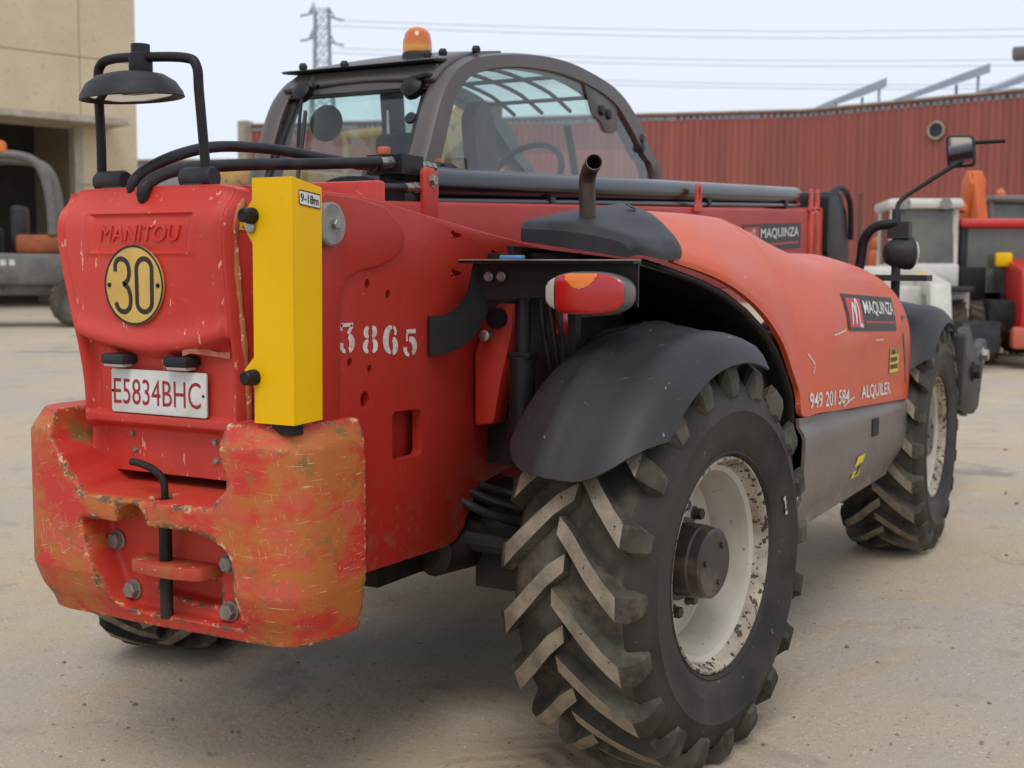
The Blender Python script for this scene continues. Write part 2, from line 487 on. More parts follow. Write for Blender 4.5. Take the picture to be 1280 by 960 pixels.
def counterweight_material():
    m = mat('scraped_counterweight_paint', C(186, 50, 38), 0.6, bump=0.35, bump_scale=34)
    t = m.node_tree; N, L = t.nodes, t.links
    b = N['Principled BSDF']
    tc = N.new('ShaderNodeTexCoord')
    def noise(sc, st, det, rg, off, a, b_):
        mp = N.new('ShaderNodeMapping'); mp.inputs['Scale'].default_value = st; mp.inputs['Location'].default_value = (off, off, off)
        L.new(tc.outputs['Object'], mp.inputs[0])
        n = N.new('ShaderNodeTexNoise'); n.inputs['Scale'].default_value = sc; n.inputs['Detail'].default_value = det; n.inputs['Roughness'].default_value = rg
        L.new(mp.outputs[0], n.inputs['Vector'])
        rp = N.new('ShaderNodeMapRange'); rp.inputs[1].default_value, rp.inputs[2].default_value = a, b_
        L.new(n.outputs[0], rp.inputs[0])
        return rp.outputs[0]
    def mix(f, a, c):
        q = N.new('ShaderNodeMix'); q.data_type = 'RGBA'
        L.new(f, q.inputs[0])
        for i, v in ((6, a), (7, c)):
            if isinstance(v, tuple): q.inputs[i].default_value = v
            else: L.new(v, q.inputs[i])
        return q.outputs[2]
    def mul(a, b2):
        q = N.new('ShaderNodeMath'); q.operation = 'MULTIPLY'; L.new(a, q.inputs[0]); L.new(b2, q.inputs[1]); return q.outputs[0]
    # ochre undercoat rubbed through on the outward faces (not in the pocket, the notch or under the box)
    sep = N.new('ShaderNodeSeparateXYZ'); L.new(tc.outputs['Object'], sep.inputs[0])
    rub = N.new('ShaderNodeMapRange'); rub.inputs[1].default_value, rub.inputs[2].default_value = -0.98, -1.04
    geo = N.new('ShaderNodeAttribute'); geo.attribute_name = 'rub'
    f1 = mul(noise(4.2, (1, 1, 1.7), 5, 0.66, 1.3, 0.43, 0.54), geo.outputs['Fac'])
    c = mix(f1, C(192, 50, 38), C(180, 100, 42))
    f1b = mul(noise(6.5, (1, 1, 1.6), 4, 0.6, 7.9, 0.54, 0.66), geo.outputs['Fac'])
    c = mix(f1b, c, C(192, 84, 58))
    f2 = mul(noise(9, (1, 1, 1), 5, 0.7, 5.1, 0.56, 0.66), geo.outputs['Fac'])
    c = mix(f2, c, C(128, 98, 50))
    # bare filler along knocked edges
    f3 = mul(noise(22, (1, 1, 1), 5, 0.7, 2.2, 0.46, 0.52), geo.outputs['Alpha'])
    ed = N.new('ShaderNodeAttribute'); ed.attribute_name = 'edge'
    f3 = mul(noise(30, (1, 1, 1), 6, 0.75, 2.2, 0.54, 0.60), ed.outputs['Fac'])
    c = mix(f3, c, C(206, 176, 130))
    f3b = mul(noise(24, (1, 1, 1), 5, 0.75, 8.2, 0.50, 0.56), ed.outputs['Fac'])
    c = mix(f3b, c, C(92, 74, 54))
    # scratches: thin slanted and level lines
    for off, st, rot in ((3.0, (9, 9, 170), 0.25), (6.0, (7, 7, 200), -0.12), (11.0, (150, 150, 9), 0.2), (17.0, (12, 12, 160), 0.5)):
        mp = N.new('ShaderNodeMapping'); mp.inputs['Rotation'].default_value = (rot, 0, 0)
        L.new(tc.outputs['Object'], mp.inputs[0])
        m2 = N.new('ShaderNodeMapping'); m2.inputs['Scale'].default_value = st; m2.inputs['Location'].default_value = (off, off, off)
        L.new(mp.outputs[0], m2.inputs[0])
        n = N.new('ShaderNodeTexNoise'); n.inputs['Scale'].default_value = 1.6; n.inputs['Detail'].default_value = 3
        L.new(m2.outputs[0], n.inputs['Vector'])
        rp = N.new('ShaderNodeMapRange'); rp.inputs[1].default_value, rp.inputs[2].default_value = 0.68, 0.72
        L.new(n.outputs[0], rp.inputs[0])
        patch = noise(5.0, (1, 1, 1), 3, 0.6, off*1.3, 0.38, 0.55)
        c = mix(mul(mul(rp.outputs[0], geo.outputs['Fac']), patch), c, C(214, 172, 126))
    L.new(c, b.inputs['Base Color'])
    return m
M_cw = counterweight_material()

def glass(name, tint, refl=0.10, alpha=0.8):
    m = bpy.data.materials.new(name); m.use_nodes = True
    t = m.node_tree; N, L = t.nodes, t.links
    N.remove(N['Principled BSDF'])
    tr = N.new('ShaderNodeBsdfTransparent'); tr.inputs[0].default_value = tint
    gl = N.new('ShaderNodeBsdfGlossy'); gl.inputs['Roughness'].default_value = 0.02; gl.inputs[0].default_value = (0.9, 0.95, 0.95, 1)
    df = N.new('ShaderNodeBsdfDiffuse'); df.inputs[0].default_value = C(150, 146, 138)
    lw = N.new('ShaderNodeLayerWeight'); lw.inputs[0].default_value = 0.5
    pw = N.new('ShaderNodeMath'); pw.operation = 'POWER'; pw.inputs[1].default_value = 4.0; L.new(lw.outputs['Facing'], pw.inputs[0])
    fr = N.new('ShaderNodeMath'); fr.operation = 'MULTIPLY_ADD'; fr.inputs[1].default_value = 0.85; fr.inputs[2].default_value = 0.05; L.new(pw.outputs[0], fr.inputs[0])
    mx1 = N.new('ShaderNodeMixShader'); L.new(fr.outputs[0], mx1.inputs[0]); L.new(tr.outputs[0], mx1.inputs[1]); L.new(gl.outputs[0], mx1.inputs[2])
    tc = N.new('ShaderNodeTexCoord'); n = N.new('ShaderNodeTexNoise'); n.inputs['Scale'].default_value = 5; n.inputs['Detail'].default_value = 5
    L.new(tc.outputs['Object'], n.inputs['Vector'])
    rp = N.new('ShaderNodeMapRange'); rp.inputs[1].default_value, rp.inputs[2].default_value, rp.inputs[3].default_value, rp.inputs[4].default_value = 0.3, 0.8, 0.0, 1-alpha
    L.new(n.outputs[0], rp.inputs[0])
    mx2 = N.new('ShaderNodeMixShader'); L.new(rp.outputs[0], mx2.inputs[0]); L.new(mx1.outputs[0], mx2.inputs[1]); L.new(df.outputs[0], mx2.inputs[2])
    L.new(mx2.outputs[0], N['Material Output'].inputs['Surface'])
    return m
M_glass = glass('dusty_green_glass', (0.78, 0.90, 0.87, 1), alpha=0.90)
M_glassdark = glass('dark_tinted_glass', (0.30, 0.38, 0.38, 1), alpha=0.85)
M_mirror = mat('mirror_glass', (0.8, 0.82, 0.82, 1), 0.04, 1.0)

# ------------------------------------------------------------------ setting
def ground_material():
    m = bpy.data.materials.new('dusty_concrete_yard'); m.use_nodes = True
    t = m.node_tree; N, L = t.nodes, t.links
    b = N['Principled BSDF']
    tc = N.new('ShaderNodeTexCoord')
    def noise(sc, st=(1, 1, 1), det=5.0, rg=0.6, off=0.0, rot=0.0, a=None, b_=None, dist=0.0):
        mp = N.new('ShaderNodeMapping'); mp.inputs['Scale'].default_value = st; mp.inputs['Location'].default_value = (off, off*0.7, 0); mp.inputs['Rotation'].default_value = (0, 0, rot)
        L.new(tc.outputs['Object'], mp.inputs[0])
        n = N.new('ShaderNodeTexNoise'); n.inputs['Scale'].default_value = sc; n.inputs['Detail'].default_value = det; n.inputs['Roughness'].default_value = rg; n.inputs['Distortion'].default_value = dist
        L.new(mp.outputs[0], n.inputs['Vector'])
        if a is None: return n.outputs[0]
        rp = N.new('ShaderNodeMapRange'); rp.inputs[1].default_value, rp.inputs[2].default_value = a, b_
        L.new(n.outputs[0], rp.inputs[0]); return rp.outputs[0]
    def mix(f, a, c):
        q = N.new('ShaderNodeMix'); q.data_type = 'RGBA'
        if isinstance(f, float): q.inputs[0].default_value = f
        else: L.new(f, q.inputs[0])
        for i, v in ((6, a), (7, c)):
            if isinstance(v, tuple): q.inputs[i].default_value = v
            else: L.new(v, q.inputs[i])
        return q.outputs[2]
    c = mix(noise(0.45, (1, 1, 1), 5, 0.6, 2.0, a=0.40, b_=0.60), C(182, 164, 136), C(170, 159, 145))
    c = mix(noise(1.7, (1, 1, 1), 7, 0.68, 7.0, 0.5, 0.52, 0.72, 0.4), c, C(184, 158, 126))
    c = mix(noise(2.6, (1, 1, 1), 7, 0.72, 13.0, 0.5, 0.56, 0.74, 0.5), c, C(150, 136, 118))
    c = mix(noise(1.1, (1, 1, 1), 7, 0.7, 21.0, 0, 0.58, 0.72, 0.4), c, C(188, 177, 161))
    c = mix(noise(11, (1, 1, 1), 7, 0.78, 31.0, 0, 0.58, 0.76), c, C(146, 126, 102))
    c = mix(noise(60, (1, 1, 1), 3, 0.6, 5.0, 0, 0.60, 0.72), c, C(146, 130, 110))
    c = mix(noise(95, (1, 1, 1), 2, 0.5, 15.0, 0, 0.66, 0.71), c, C(212, 201, 184))
    c = mix(noise(26, (1, 1, 1), 3, 0.6, 25.0, 0, 0.69, 0.71), c, C(110, 94, 78))
    c = mix(noise(0.7, (1, 1, 1), 6, 0.62, 51.0, 0, 0.60, 0.66, 0.3), c, C(140, 130, 118))
    # tyre prints: lug bars pressed along the lane the machine reversed over
    sp = N.new('ShaderNodeSeparateXYZ'); L.new(tc.outputs['Object'], sp.inputs[0])
    def band(yc, hw):
        d_ = N.new('ShaderNodeMath'); d_.operation = 'SUBTRACT'; L.new(sp.outputs[1], d_.inputs[0]); d_.inputs[1].default_value = yc
        e_ = N.new('ShaderNodeMath'); e_.operation = 'ABSOLUTE'; L.new(d_.outputs[0], e_.inputs[0])
        g_ = N.new('ShaderNodeMapRange'); g_.inputs[1].default_value, g_.inputs[2].default_value = hw, hw*0.8
        L.new(e_.outputs[0], g_.inputs[0])
        w1 = N.new('ShaderNodeMath'); w1.operation = 'MULTIPLY_ADD'; w1.inputs[1].default_value = 0.8; L.new(e_.outputs[0], w1.inputs[0]); L.new(sp.outputs[0], w1.inputs[2])
        w2 = N.new('ShaderNodeMath'); w2.operation = 'MULTIPLY'; w2.inputs[1].default_value = 70.0; L.new(w1.outputs[0], w2.inputs[0])
        w3 = N.new('ShaderNodeMath'); w3.operation = 'SINE'; L.new(w2.outputs[0], w3.inputs[0])
        w4 = N.new('ShaderNodeMath'); w4.operation = 'MULTIPLY'; L.new(w3.outputs[0], w4.inputs[0]); L.new(g_.outputs[0], w4.inputs[1])
        w5 = N.new('ShaderNodeMath'); w5.operation = 'MULTIPLY'; L.new(w4.outputs[0], w5.inputs[0]); L.new(noise(1.4, (1, 1, 1), 4, 0.6, yc*9, 0, 0.42, 0.62), w5.inputs[1])
        return w5.outputs[0]
    prints = None
    for yc, hw in ((-0.72, 0.24), (-2.9, 0.22)):
        q = band(yc, hw)
        if prints is None: prints = q
        else:
            z_ = N.new('ShaderNodeMath'); z_.operation = 'ADD'; L.new(prints, z_.inputs[0]); L.new(q, z_.inputs[1]); prints = z_.outputs[0]
    pr_ = N.new('ShaderNodeMapRange'); pr_.inputs[1].default_value, pr_.inputs[2].default_value, pr_.inputs[4].default_value = 0.1, 0.9, 0.45; L.new(prints, pr_.inputs[0])
    c = mix(pr_.outputs[0], c, C(158, 140, 116))
    L.new(c, b.inputs['Base Color'])
    rr = N.new('ShaderNodeMapRange'); rr.inputs[3].default_value, rr.inputs[4].default_value = 0.62, 0.95
    L.new(noise(0.8, (1, 1, 1), 4, 0.6, 40.0, 0, 0.4, 0.6), rr.inputs[0]); L.new(rr.outputs[0], b.inputs['Roughness'])
    h1 = noise(55, (1, 1, 1), 6, 0.7)
    h2 = noise(4, (1, 1, 1), 6, 0.65, 13.0, 0.5)
    h3 = N.new('ShaderNodeMath'); h3.operation = 'MULTIPLY_ADD'; h3.inputs[1].default_value = 0.22; L.new(prints, h3.inputs[0]); L.new(h2, h3.inputs[2]); h2 = h3.outputs[0]
    ad = N.new('ShaderNodeMath'); ad.operation = 'MULTIPLY_ADD'; ad.inputs[1].default_value = 3.0
    L.new(h2, ad.inputs[0]); L.new(h1, ad.inputs[2])
    bp = N.new('ShaderNodeBump'); bp.inputs['Strength'].default_value = 0.45; bp.inputs['Distance'].default_value = 0.012
    L.new(ad.outputs[0], bp.inputs['Height']); L.new(bp.outputs[0], b.inputs['Normal'])
    return m
M_ground = ground_material()

def make_ground():
    # one sheet to the horizon: fine grid near the machine (slight real unevenness), coarse beyond
    from mathutils import noise as mn
    xs = [-900, -300, -100, -40, -20, -12] + [-8+0.25*i for i in range(0, 73)] + [14, 20, 30, 45, 70, 110, 300, 900]
    ys = [-900, -300, -100, -40, -20] + [-9+0.25*i for i in range(0, 65)] + [9, 13, 20, 30, 45, 70, 110, 300, 900]
    V, F = [], []
    for y in ys:
        for x in xs:
            z = 0.0
            if -8 <= x <= 10 and -9 <= y <= 7:
                near = min((math.hypot(x-a, y-b) for a, b in ((0, -1), (0, 1), (3.13, -1), (3.13, 1))))
                z = 0.012*mn.noise(Vector((x*0.9, y*0.9, 0.3)))*min(1, max(0, near-0.35)/0.8) - 0.002
                edge = min(x+8, 10-x, y+9, 7-y)
                z *= min(1, edge/1.0)
            V.append((x, y, z))
    nx = len(xs)
    for j in range(len(ys)-1):
        for i in range(nx-1):
            F.append((j*nx+i, j*nx+i+1, (j+1)*nx+i+1, (j+1)*nx+i))
    return structure(obj('ground', pyd(V, F), M_ground, smooth=60))
make_ground()

M_dirt = mat('dirt_clod', C(150, 128, 102), 0.95, col2=C(120, 102, 82), scale=30, bump=0.4, bump_scale=90)
def scatter(name, spots, n, smin, smax, seed, label, cat):
    rnd = random.Random(seed)
    V, F = [], []
    base = [(1, 0, 0), (-0.9, 0.1, 0), (0.1, 1, 0), (0, -0.9, 0.1), (0.1, 0, 0.8), (0, 0.1, -0.5)]
    tri = [(0, 2, 4), (2, 1, 4), (1, 3, 4), (3, 0, 4), (2, 0, 5), (1, 2, 5), (3, 1, 5), (0, 3, 5)]
    for _ in range(n):
        cx, cy, sx, sy = rnd.choice(spots)
        x, y = rnd.gauss(cx, sx), rnd.gauss(cy, sy)
        s = smin*(smax/smin)**(rnd.random()**2)
        a = rnd.random()*6.28
        k = len(V)
        for p in base:
            q = [w*s*rnd.uniform(0.7, 1.2) for w in p]
            V.append((x+q[0]*math.cos(a)-q[1]*math.sin(a), y+q[0]*math.sin(a)+q[1]*math.cos(a), q[2]*0.7+s*0.15))
        F += [tuple(i+k for i in t_) for t_ in tri]
    o = obj(name, pyd(V, F), M_dirt, smooth=0)
    o['kind'] = 'stuff'
    return tag(o, label, cat)
scatter('gravel', [(1.2, -2.6, 0.35, 0.25), (0.6, -2.4, 0.5, 0.4), (1.6, -3.0, 0.5, 0.4), (-0.5, -1.6, 0.8, 0.5), (-1.2, 1.5, 1.4, 1.5), (-0.2, 0.1, 0.7, 0.5),
                   (3.5, -3.0, 1.5, 0.7), (6, -3.2, 2, 0.8)], 1600, 0.002, 0.012, 3, 'loose gravel and dirt crumbs scattered over the yard', 'gravel')
scatter('dirt', [(6.3, -2.2, 0.9, 0.35), (7.5, -2.0, 0.8, 0.3), (5.4, -2.3, 0.4, 0.2)], 1500, 0.008, 0.035, 5, 'crumbled strip of dried mud beyond the front wheel', 'dirt')


# ------------------------------------------------------------------ the telehandler (X forward, Y left, origin under the rear axle)
T = empty('telehandler')
tag(T, 'large red telehandler with black cab, deep tread tyres and scraped counterweight', 'telehandler')

# ---- wheels
RZ, YR, WB = 0.562, 1.172, 3.13
def tyre_mesh():
    prof = [(0.292, 0.025), (0.303, -0.002), (0.312, -0.016), (0.318, -0.013), (0.33, -0.020), (0.37, -0.032), (0.42, -0.036), (0.430, -0.041), (0.440, -0.035), (0.465, -0.030), (0.498, -0.014), (0.518, 0.008),
            (0.528, 0.035), (0.533, 0.08), (0.536, 0.125), (0.537, 0.165)]
    prof = prof + [(rr, 0.33-y) for rr, y in prof[-2::-1]]
    n = 110
    V, F, I = [], [], []
    for k in range(n):
        a = 2*math.pi*k/n
        for rr, y in prof: V.append((rr*math.cos(a), y, rr*math.sin(a)))
    m = len(prof)
    for k in range(n):
        k2 = (k+1) % n
        for i in range(m-1):
            F.append((k*m+i, k*m+i+1, k2*m+i+1, k2*m+i))
            rr = 0.5*(prof[i][0]+prof[i+1][0])
            I.append(0 if rr > 0.516 else 2)
    NL = 20
    rnd = random.Random(4)
    for s in (-1, 1):
        for q in range(NL):
            a0 = 2*math.pi*(q+(0.5 if s > 0 else 0))/NL
            # stations: lateral u, top radius, base radius, width
            st = [(-0.016, 0.572, 0.532, 0.046), (0.03, 0.578, 0.532, 0.054), (0.08, 0.578, 0.530, 0.058), (0.13, 0.575, 0.526, 0.058), (0.165, 0.569, 0.516, 0.062),
                  (0.187, 0.552, 0.502, 0.066), (0.199, 0.520, 0.480, 0.060), (0.203, 0.475, 0.452, 0.050)]
            base = len(V)
            jit = rnd.uniform(-0.004, 0.004)
            for i, (uu, rt, rb, w) in enumerate(st):
                f = min(1.0, max(0, uu)/0.17)
                da = 0.33*(f**0.92)
                y = 0.165+s*uu
                yb = 0.165+s*(uu if i < 5 else uu-0.012-0.006*(i-5))
                rt2 = rt+jit*0.4
                wt, wb = w/0.58, (w+0.026)/0.58
                for (rr, ww, yy) in ((rb, -wb/2, yb), (rt2, -wt/2, y), (rt2, wt/2, y), (rb, wb/2, yb)):
                    a = a0+da+ww
                    V.append((rr*math.cos(a), yy, rr*math.sin(a)))
            for i in range(len(st)-1):
                A, B = base+4*i, base+4*(i+1)
                for j in range(3):
                    fc = (A+j, A+j+1, B+j+1, B+j)
                    F.append(fc if s > 0 else fc[::-1])
                    I.append(1 if (j == 1 and i < 4) else 0)
            F.append((base, base+1, base+2, base+3)); I.append(0)
            e = base+4*(len(st)-1)
            F.append((e+3, e+2, e+1, e)); I.append(0)
    # standing weight: the foot of the tyre is pressed flat
    out = []
    for x, y, z in V:
        if z < -RZ+0.002: z = -RZ+0.002
        out.append((x, y, z))
    me = pyd(out, F, 'tyre', I)
    bm = bmesh.new(); bm.from_mesh(me); bmesh.ops.recalc_face_normals(bm, faces=bm.faces); bm.to_mesh(me); bm.free()
    for m_ in (M_rubber, M_lug, M_side): me.materials.append(m_)
    return me

def make_wheel():
    bm = bmesh.new()
    prof = [(0.272, 0.052), (0.292, 0.022), (0.303, 0.004), (0.301, -0.006), (0.294, -0.008), (0.288, 0.0), (0.284, 0.016), (0.274, 0.03), (0.260, 0.038),
            (0.254, 0.06), (0.250, 0.10), (0.240, 0.118), (0.236, 0.15), (0.228, 0.156), (0.222, 0.150), (0.17, 0.140), (0.12, 0.138), (0.0, 0.138)]
    add_lathe(bm, prof, (0, 0, 0), (0, 1, 0), 72, cap=False)
    me = from_bm(bm)
    for m_ in (M_rim, M_rimedge): me.materials.append(m_)
    for p in me.polygons:
        q = p.center
        if math.hypot(q.x, q.z) > 0.268: p.material_index = 1
    w = obj('wheel', me, M_rim, smooth=30)
    ty = obj('tyre', tyre_mesh(), [M_rubber], w, smooth=32)
    lathe('hub', [(0.118, 0.0), (0.118, 0.022), (0.104, 0.026), (0.104, 0.085), (0.100, 0.090), (0.098, 0.118), (0.090, 0.124), (0.03, 0.126), (0.0, 0.126)],
          (0, 0.142, 0), (0, -1, 0), M_hub, w, 40, smooth=30)
    for i in range(10):
        a = 2*math.pi*i/10+0.2
        hexbolt('wheel_nut', (0.152*math.cos(a), 0.139, 0.152*math.sin(a)), (0, -1, 0), 0.017, M_hub, w, head=1.5)
    for i in range(3):
        a = 2*math.pi*i/3+0.9
        hexbolt('hub_bolt', (0.06*math.cos(a), 0.0165, 0.06*math.sin(a)), (0, -1, 0), 0.009, M_hub, w, head=0.5, washer=False)
    return w
wheel0 = make_wheel()
def seat_wheel(w, x, side, steer, roll):
    """steering pivots 0.25 m inboard of the rim face"""
    k = 0.25
    w.parent = T
    sy = -1 if side == 'right' else 1
    px, py = x, sy*(YR-k)
    off = Vector((0, sy*k, 0))
    off.rotate(Matrix.Rotation(steer, 3, 'Z'))
    w.location = (px+off.x, py+off.y-(0.05 if side == 'left' and x < 1 else 0), RZ)
    w.rotation_euler = (0, 0, steer + (0 if side == 'right' else math.pi))
STEER = R(-7.0)
seat_wheel(wheel0, 0.0, 'right', STEER, 0)
for x, side, st in ((WB, 'right', R(0.3)), (0.17, 'left', R(22)), (WB, 'left', R(0.3))):
    seat_wheel(copy_tree(wheel0), x, side, st, 0)
# paint mark on the near tyre's sidewall
def sidewall_pt(a, rr):                                # on the outer wall of the near rear tyre, local to the wheel
    return (rr*math.cos(a), -0.0360, rr*math.sin(a))
flat('paint_mark', stroke([(0.0, 0.0), (0.003, 0.012), (0.001, 0.024), (0.004, 0.036), (0.001, 0.05), (0.003, 0.060)], lambda t: 0.011+0.004*math.sin(9*t)+0.002*math.sin(23*t), 4),
     lambda a, b: sidewall_pt(R(14)+b/0.37, 0.368+a), mat('white_tyre_paint', C(190, 184, 174), 0.8, col2=C(90, 84, 78), scale=60, spread=(0.5, 0.6)), wheel0)
# ---- axles and underside
def axle(x):
    bm = bmesh.new()
    add_lathe(bm, [(0.07, 0), (0.085, 0.05), (0.085, 0.5), (0.13, 0.62), (0.17, 0.75), (0.17, 0.95), (0.13, 1.08), (0.085, 1.2), (0.085, 1.65), (0.07, 1.7)], (x, -0.85, RZ), (0, 1, 0), 24)
    add_lathe(bm, [(0.17, 0), (0.19, 0.06), (0.12, 0.2), (0.07, 0.3)], (x, 0, RZ), (1, 0, 0) if x < 1 else (-1, 0, 0), 24)
    for s in (-1, 1):
        add_box(bm, x-0.1, x+0.1, s*0.80-0.06, s*0.80+0.06, RZ-0.16, RZ+0.17)
        add_tube(bm, [(x-0.17, s*0.12, RZ+0.03), (x-0.2, s*0.5, RZ+0.02), (x-0.16, s*0.78, RZ)], 0.028, 10, 4)
    return obj('axle', from_bm(bm), M_dark, T, smooth=35)
axle(0.0); axle(WB)
box('transmission', 0.2, 2.6, -0.34, 0.3, 0.42, 0.78, M_dark, T, 0.03)
bm = bmesh.new()
add_box(bm, -0.52, -0.02, -0.36, 0.36, 0.50, 0.60)
add_box(bm, -0.24, 0.14, -0.42, -0.32, 0.50, 0.72)
add_lathe(bm, [(0.05, 0), (0.075, 0.02), (0.075, 0.2), (0.05, 0.22)], (-0.30, -0.38, 0.56), (1, -0.2, 0), 18)
add_box(bm, -0.16, 0.02, -0.66, -0.46, 0.44, 0.56)
for k in range(3): add_tube(bm, [(-0.25+0.05*k, -0.40-0.03*k, 0.74), (-0.20+0.06*k, -0.52, 0.67+0.02*k), (-0.05, -0.62, 0.62+0.04*k), (0.1, -0.55, 0.70)], 0.013, 8, 6)
obj('axle_cradle', from_bm(bm), M_dark, T, smooth=35)
tube('hose_loop', [(-0.06, -0.55, 0.72), (-0.08, -0.62, 0.70), (-0.06, -0.66, 0.66), (-0.03, -0.63, 0.62), (-0.01, -0.56, 0.64)], 0.008, M_steel, T, 8)

# ---- chassis tower: two red side plates with a raised pivot boss, holes and a window
plate = [(-0.93, 1.50), (-0.894, 1.554), (-0.767, 1.552), (-0.629, 1.542), (-0.511, 1.527), (-0.134, 1.483), (0.318, 1.438), (0.9, 1.40), (0.9, 0.80), (0.30, 0.80),
         (0.059, 0.767), (-0.114, 0.742), (-0.174, 0.699), (-0.228, 0.625), (-0.27, 0.596), (-0.316, 0.588), (-0.559, 0.591), (-0.723, 0.594), (-0.93, 0.60)]
def side_plate(y0, y1, right):
    p = prism('side_plate', plate, 'y', y0, y1, M_redside, T, bevel=0.006, seg=2, bang=50)
    cut = []
    if right:
        def cutter(poly):
            return prism('cut', poly, 'y', y0-0.05, y1+0.05, M_dark, None, bevel=0)
        cut.append(cutter(round_poly([(-0.595, 0.999), (-0.453, 0.994), (-0.453, 0.868), (-0.595, 0.868)], 0.02)))
        circ = lambda cx, cz, rx, rz, n=20: [(cx+rx*math.cos(2*math.pi*i/n), cz+rz*math.sin(2*math.pi*i/n)) for i in range(n)]
        for cx, cz, rr in ((-0.717, 1.041, 0.019), (-0.704, 1.333, 0.011), (-0.612, 1.305, 0.011), (-0.78, 1.14, 0.010), (-0.695, 1.118, 0.010)):
            cut.append(cutter(circ(cx, cz, rr, rr*1.15)))
        for cx, cz in ((-0.285, 1.467), (-0.058, 1.417), (-0.284, 1.36)):
            cut.append(cutter(circ(cx-0.008, cz, 0.014, 0.013)))
            cut.append(cutter(round_poly([(cx, cz-0.008), (cx+0.04, cz-0.004), (cx+0.04, cz+0.004), (cx, cz+0.008)], 0.003)))
        carve(p, cut)
        finish(p.data, 35)
    return p
side_plate(-0.46, -0.43, True)
side_plate(0.25, 0.28, False)
# what shows dark behind the openings
box('inner_plate', -0.92, 0.8, -0.40, -0.385, 0.64, 1.36, M_redside, T, 0.002)
boss = [(-0.925, 1.515), (-0.89, 1.548), (-0.767, 1.546), (-0.64, 1.53), (-0.565, 1.49), (-0.545, 1.455), (-0.555, 1.425), (-0.60, 1.395), (-0.67, 1.375), (-0.75, 1.365), (-0.80, 1.345), (-0.825, 1.30), (-0.835, 1.0), (-0.925, 1.0)]
prism('pivot_boss', boss, 'y', -0.470, -0.459, M_redside, T, bevel=0.005, seg=3, bang=50)
lathe('pivot_pin', [(0.052, 0), (0.052, 0.018), (0.047, 0.022), (0.0, 0.022)], (-0.885, -0.47, 1.475), (0, -1, 0), M_greysteel, T, 36, smooth=30)
hexbolt('pivot_bolt', (-0.882, -0.492, 1.475), (0, -1, 0), 0.013, M_steel, T, 0.8, False)
bm = bmesh.new()
for z0, z1, x0, x1 in ((0.62, 0.72, -0.9, -0.3), (1.30, 1.36, -0.90, 0.4)):
    add_box(bm, x0, x1, -0.383, 0.25, z0, z1)
obj('cross_member', from_bm(bm), M_redside, T)

# stencilled number 3865, each figure cut by bridges
def stencil(name, ch, x0, z0, w, h, m):
    P = []
    def arc(cx, cy, rx, ry, a0, a1, n=9): return [(cx+rx*math.cos(R(a0+(a1-a0)*i/n)), cy+ry*math.sin(R(a0+(a1-a0)*i/n))) for i in range(n+1)]
    th = lambda t: 0.19+0.14*math.sin(math.pi*t)
    if ch == '3':
        P += stroke([(0.12, 0.98), (0.85, 0.98)], 0.14, 0)
        P += stroke([(0.16, 1.02), (0.16, 0.78)], 0.12, 0)
        P += stroke([(0.80, 0.96), (0.55, 0.66)], 0.16, 0)
        P += stroke(arc(0.48, 0.31, 0.30, 0.29, 70, -65), th, 2)
        P += stroke(arc(0.42, 0.28, 0.28, 0.26, 265, 165), lambda t: 0.12+0.16*t, 2)
    if ch == '8':
        for cy, rx, ry in ((0.785, 0.27, 0.20), (0.26, 0.32, 0.24)):
            t8 = lambda t: 0.10+0.20*math.sin(math.pi*t)
            P += stroke(arc(0.5, cy, rx, ry, -66, 66), t8, 2); P += stroke(arc(0.5, cy, rx, ry, 114, 246), t8, 2)
    if ch == '6':
        P += stroke(arc(0.52, 0.52, 0.36, 0.48, 80, 265, 14), lambda t: 0.10+0.26*math.sin(math.pi*t), 2)
        P += stroke(arc(0.54, 0.28, 0.26, 0.27, -75, 75), th, 2)
        P += stroke(arc(0.62, 0.82, 0.18, 0.18, 80, -40), 0.14, 2)
    if ch == '5':
        P += stroke([(0.22, 0.93), (0.85, 0.93)], 0.17, 0)
        P += stroke([(0.25, 0.85), (0.25, 0.55)], 0.12, 0)
        P += stroke(arc(0.46, 0.32, 0.32, 0.30, 100, -60), th, 2)
        P += stroke(arc(0.40, 0.28, 0.27, 0.26, 270, 170), lambda t: 0.12+0.16*t, 2)
    flat(name, P, lambda a, b: (x0+a*w, -0.4716 if x0 < -0.84 else -0.4612, z0+b*h), m, T)
M_sten = mat('white_stencil_paint', C(214, 208, 204), 0.6, col2=C(196, 170, 164), scale=40, chips=C(180, 60, 50), chip_scale=90, chip_t=0.66)
for ch, x, z in (('3', -0.826, 1.166), ('8', -0.728, 1.158), ('6', -0.636, 1.152), ('5', -0.544, 1.143)):
    stencil('stencil_number', ch, x, z, 0.070, 0.068, M_sten)

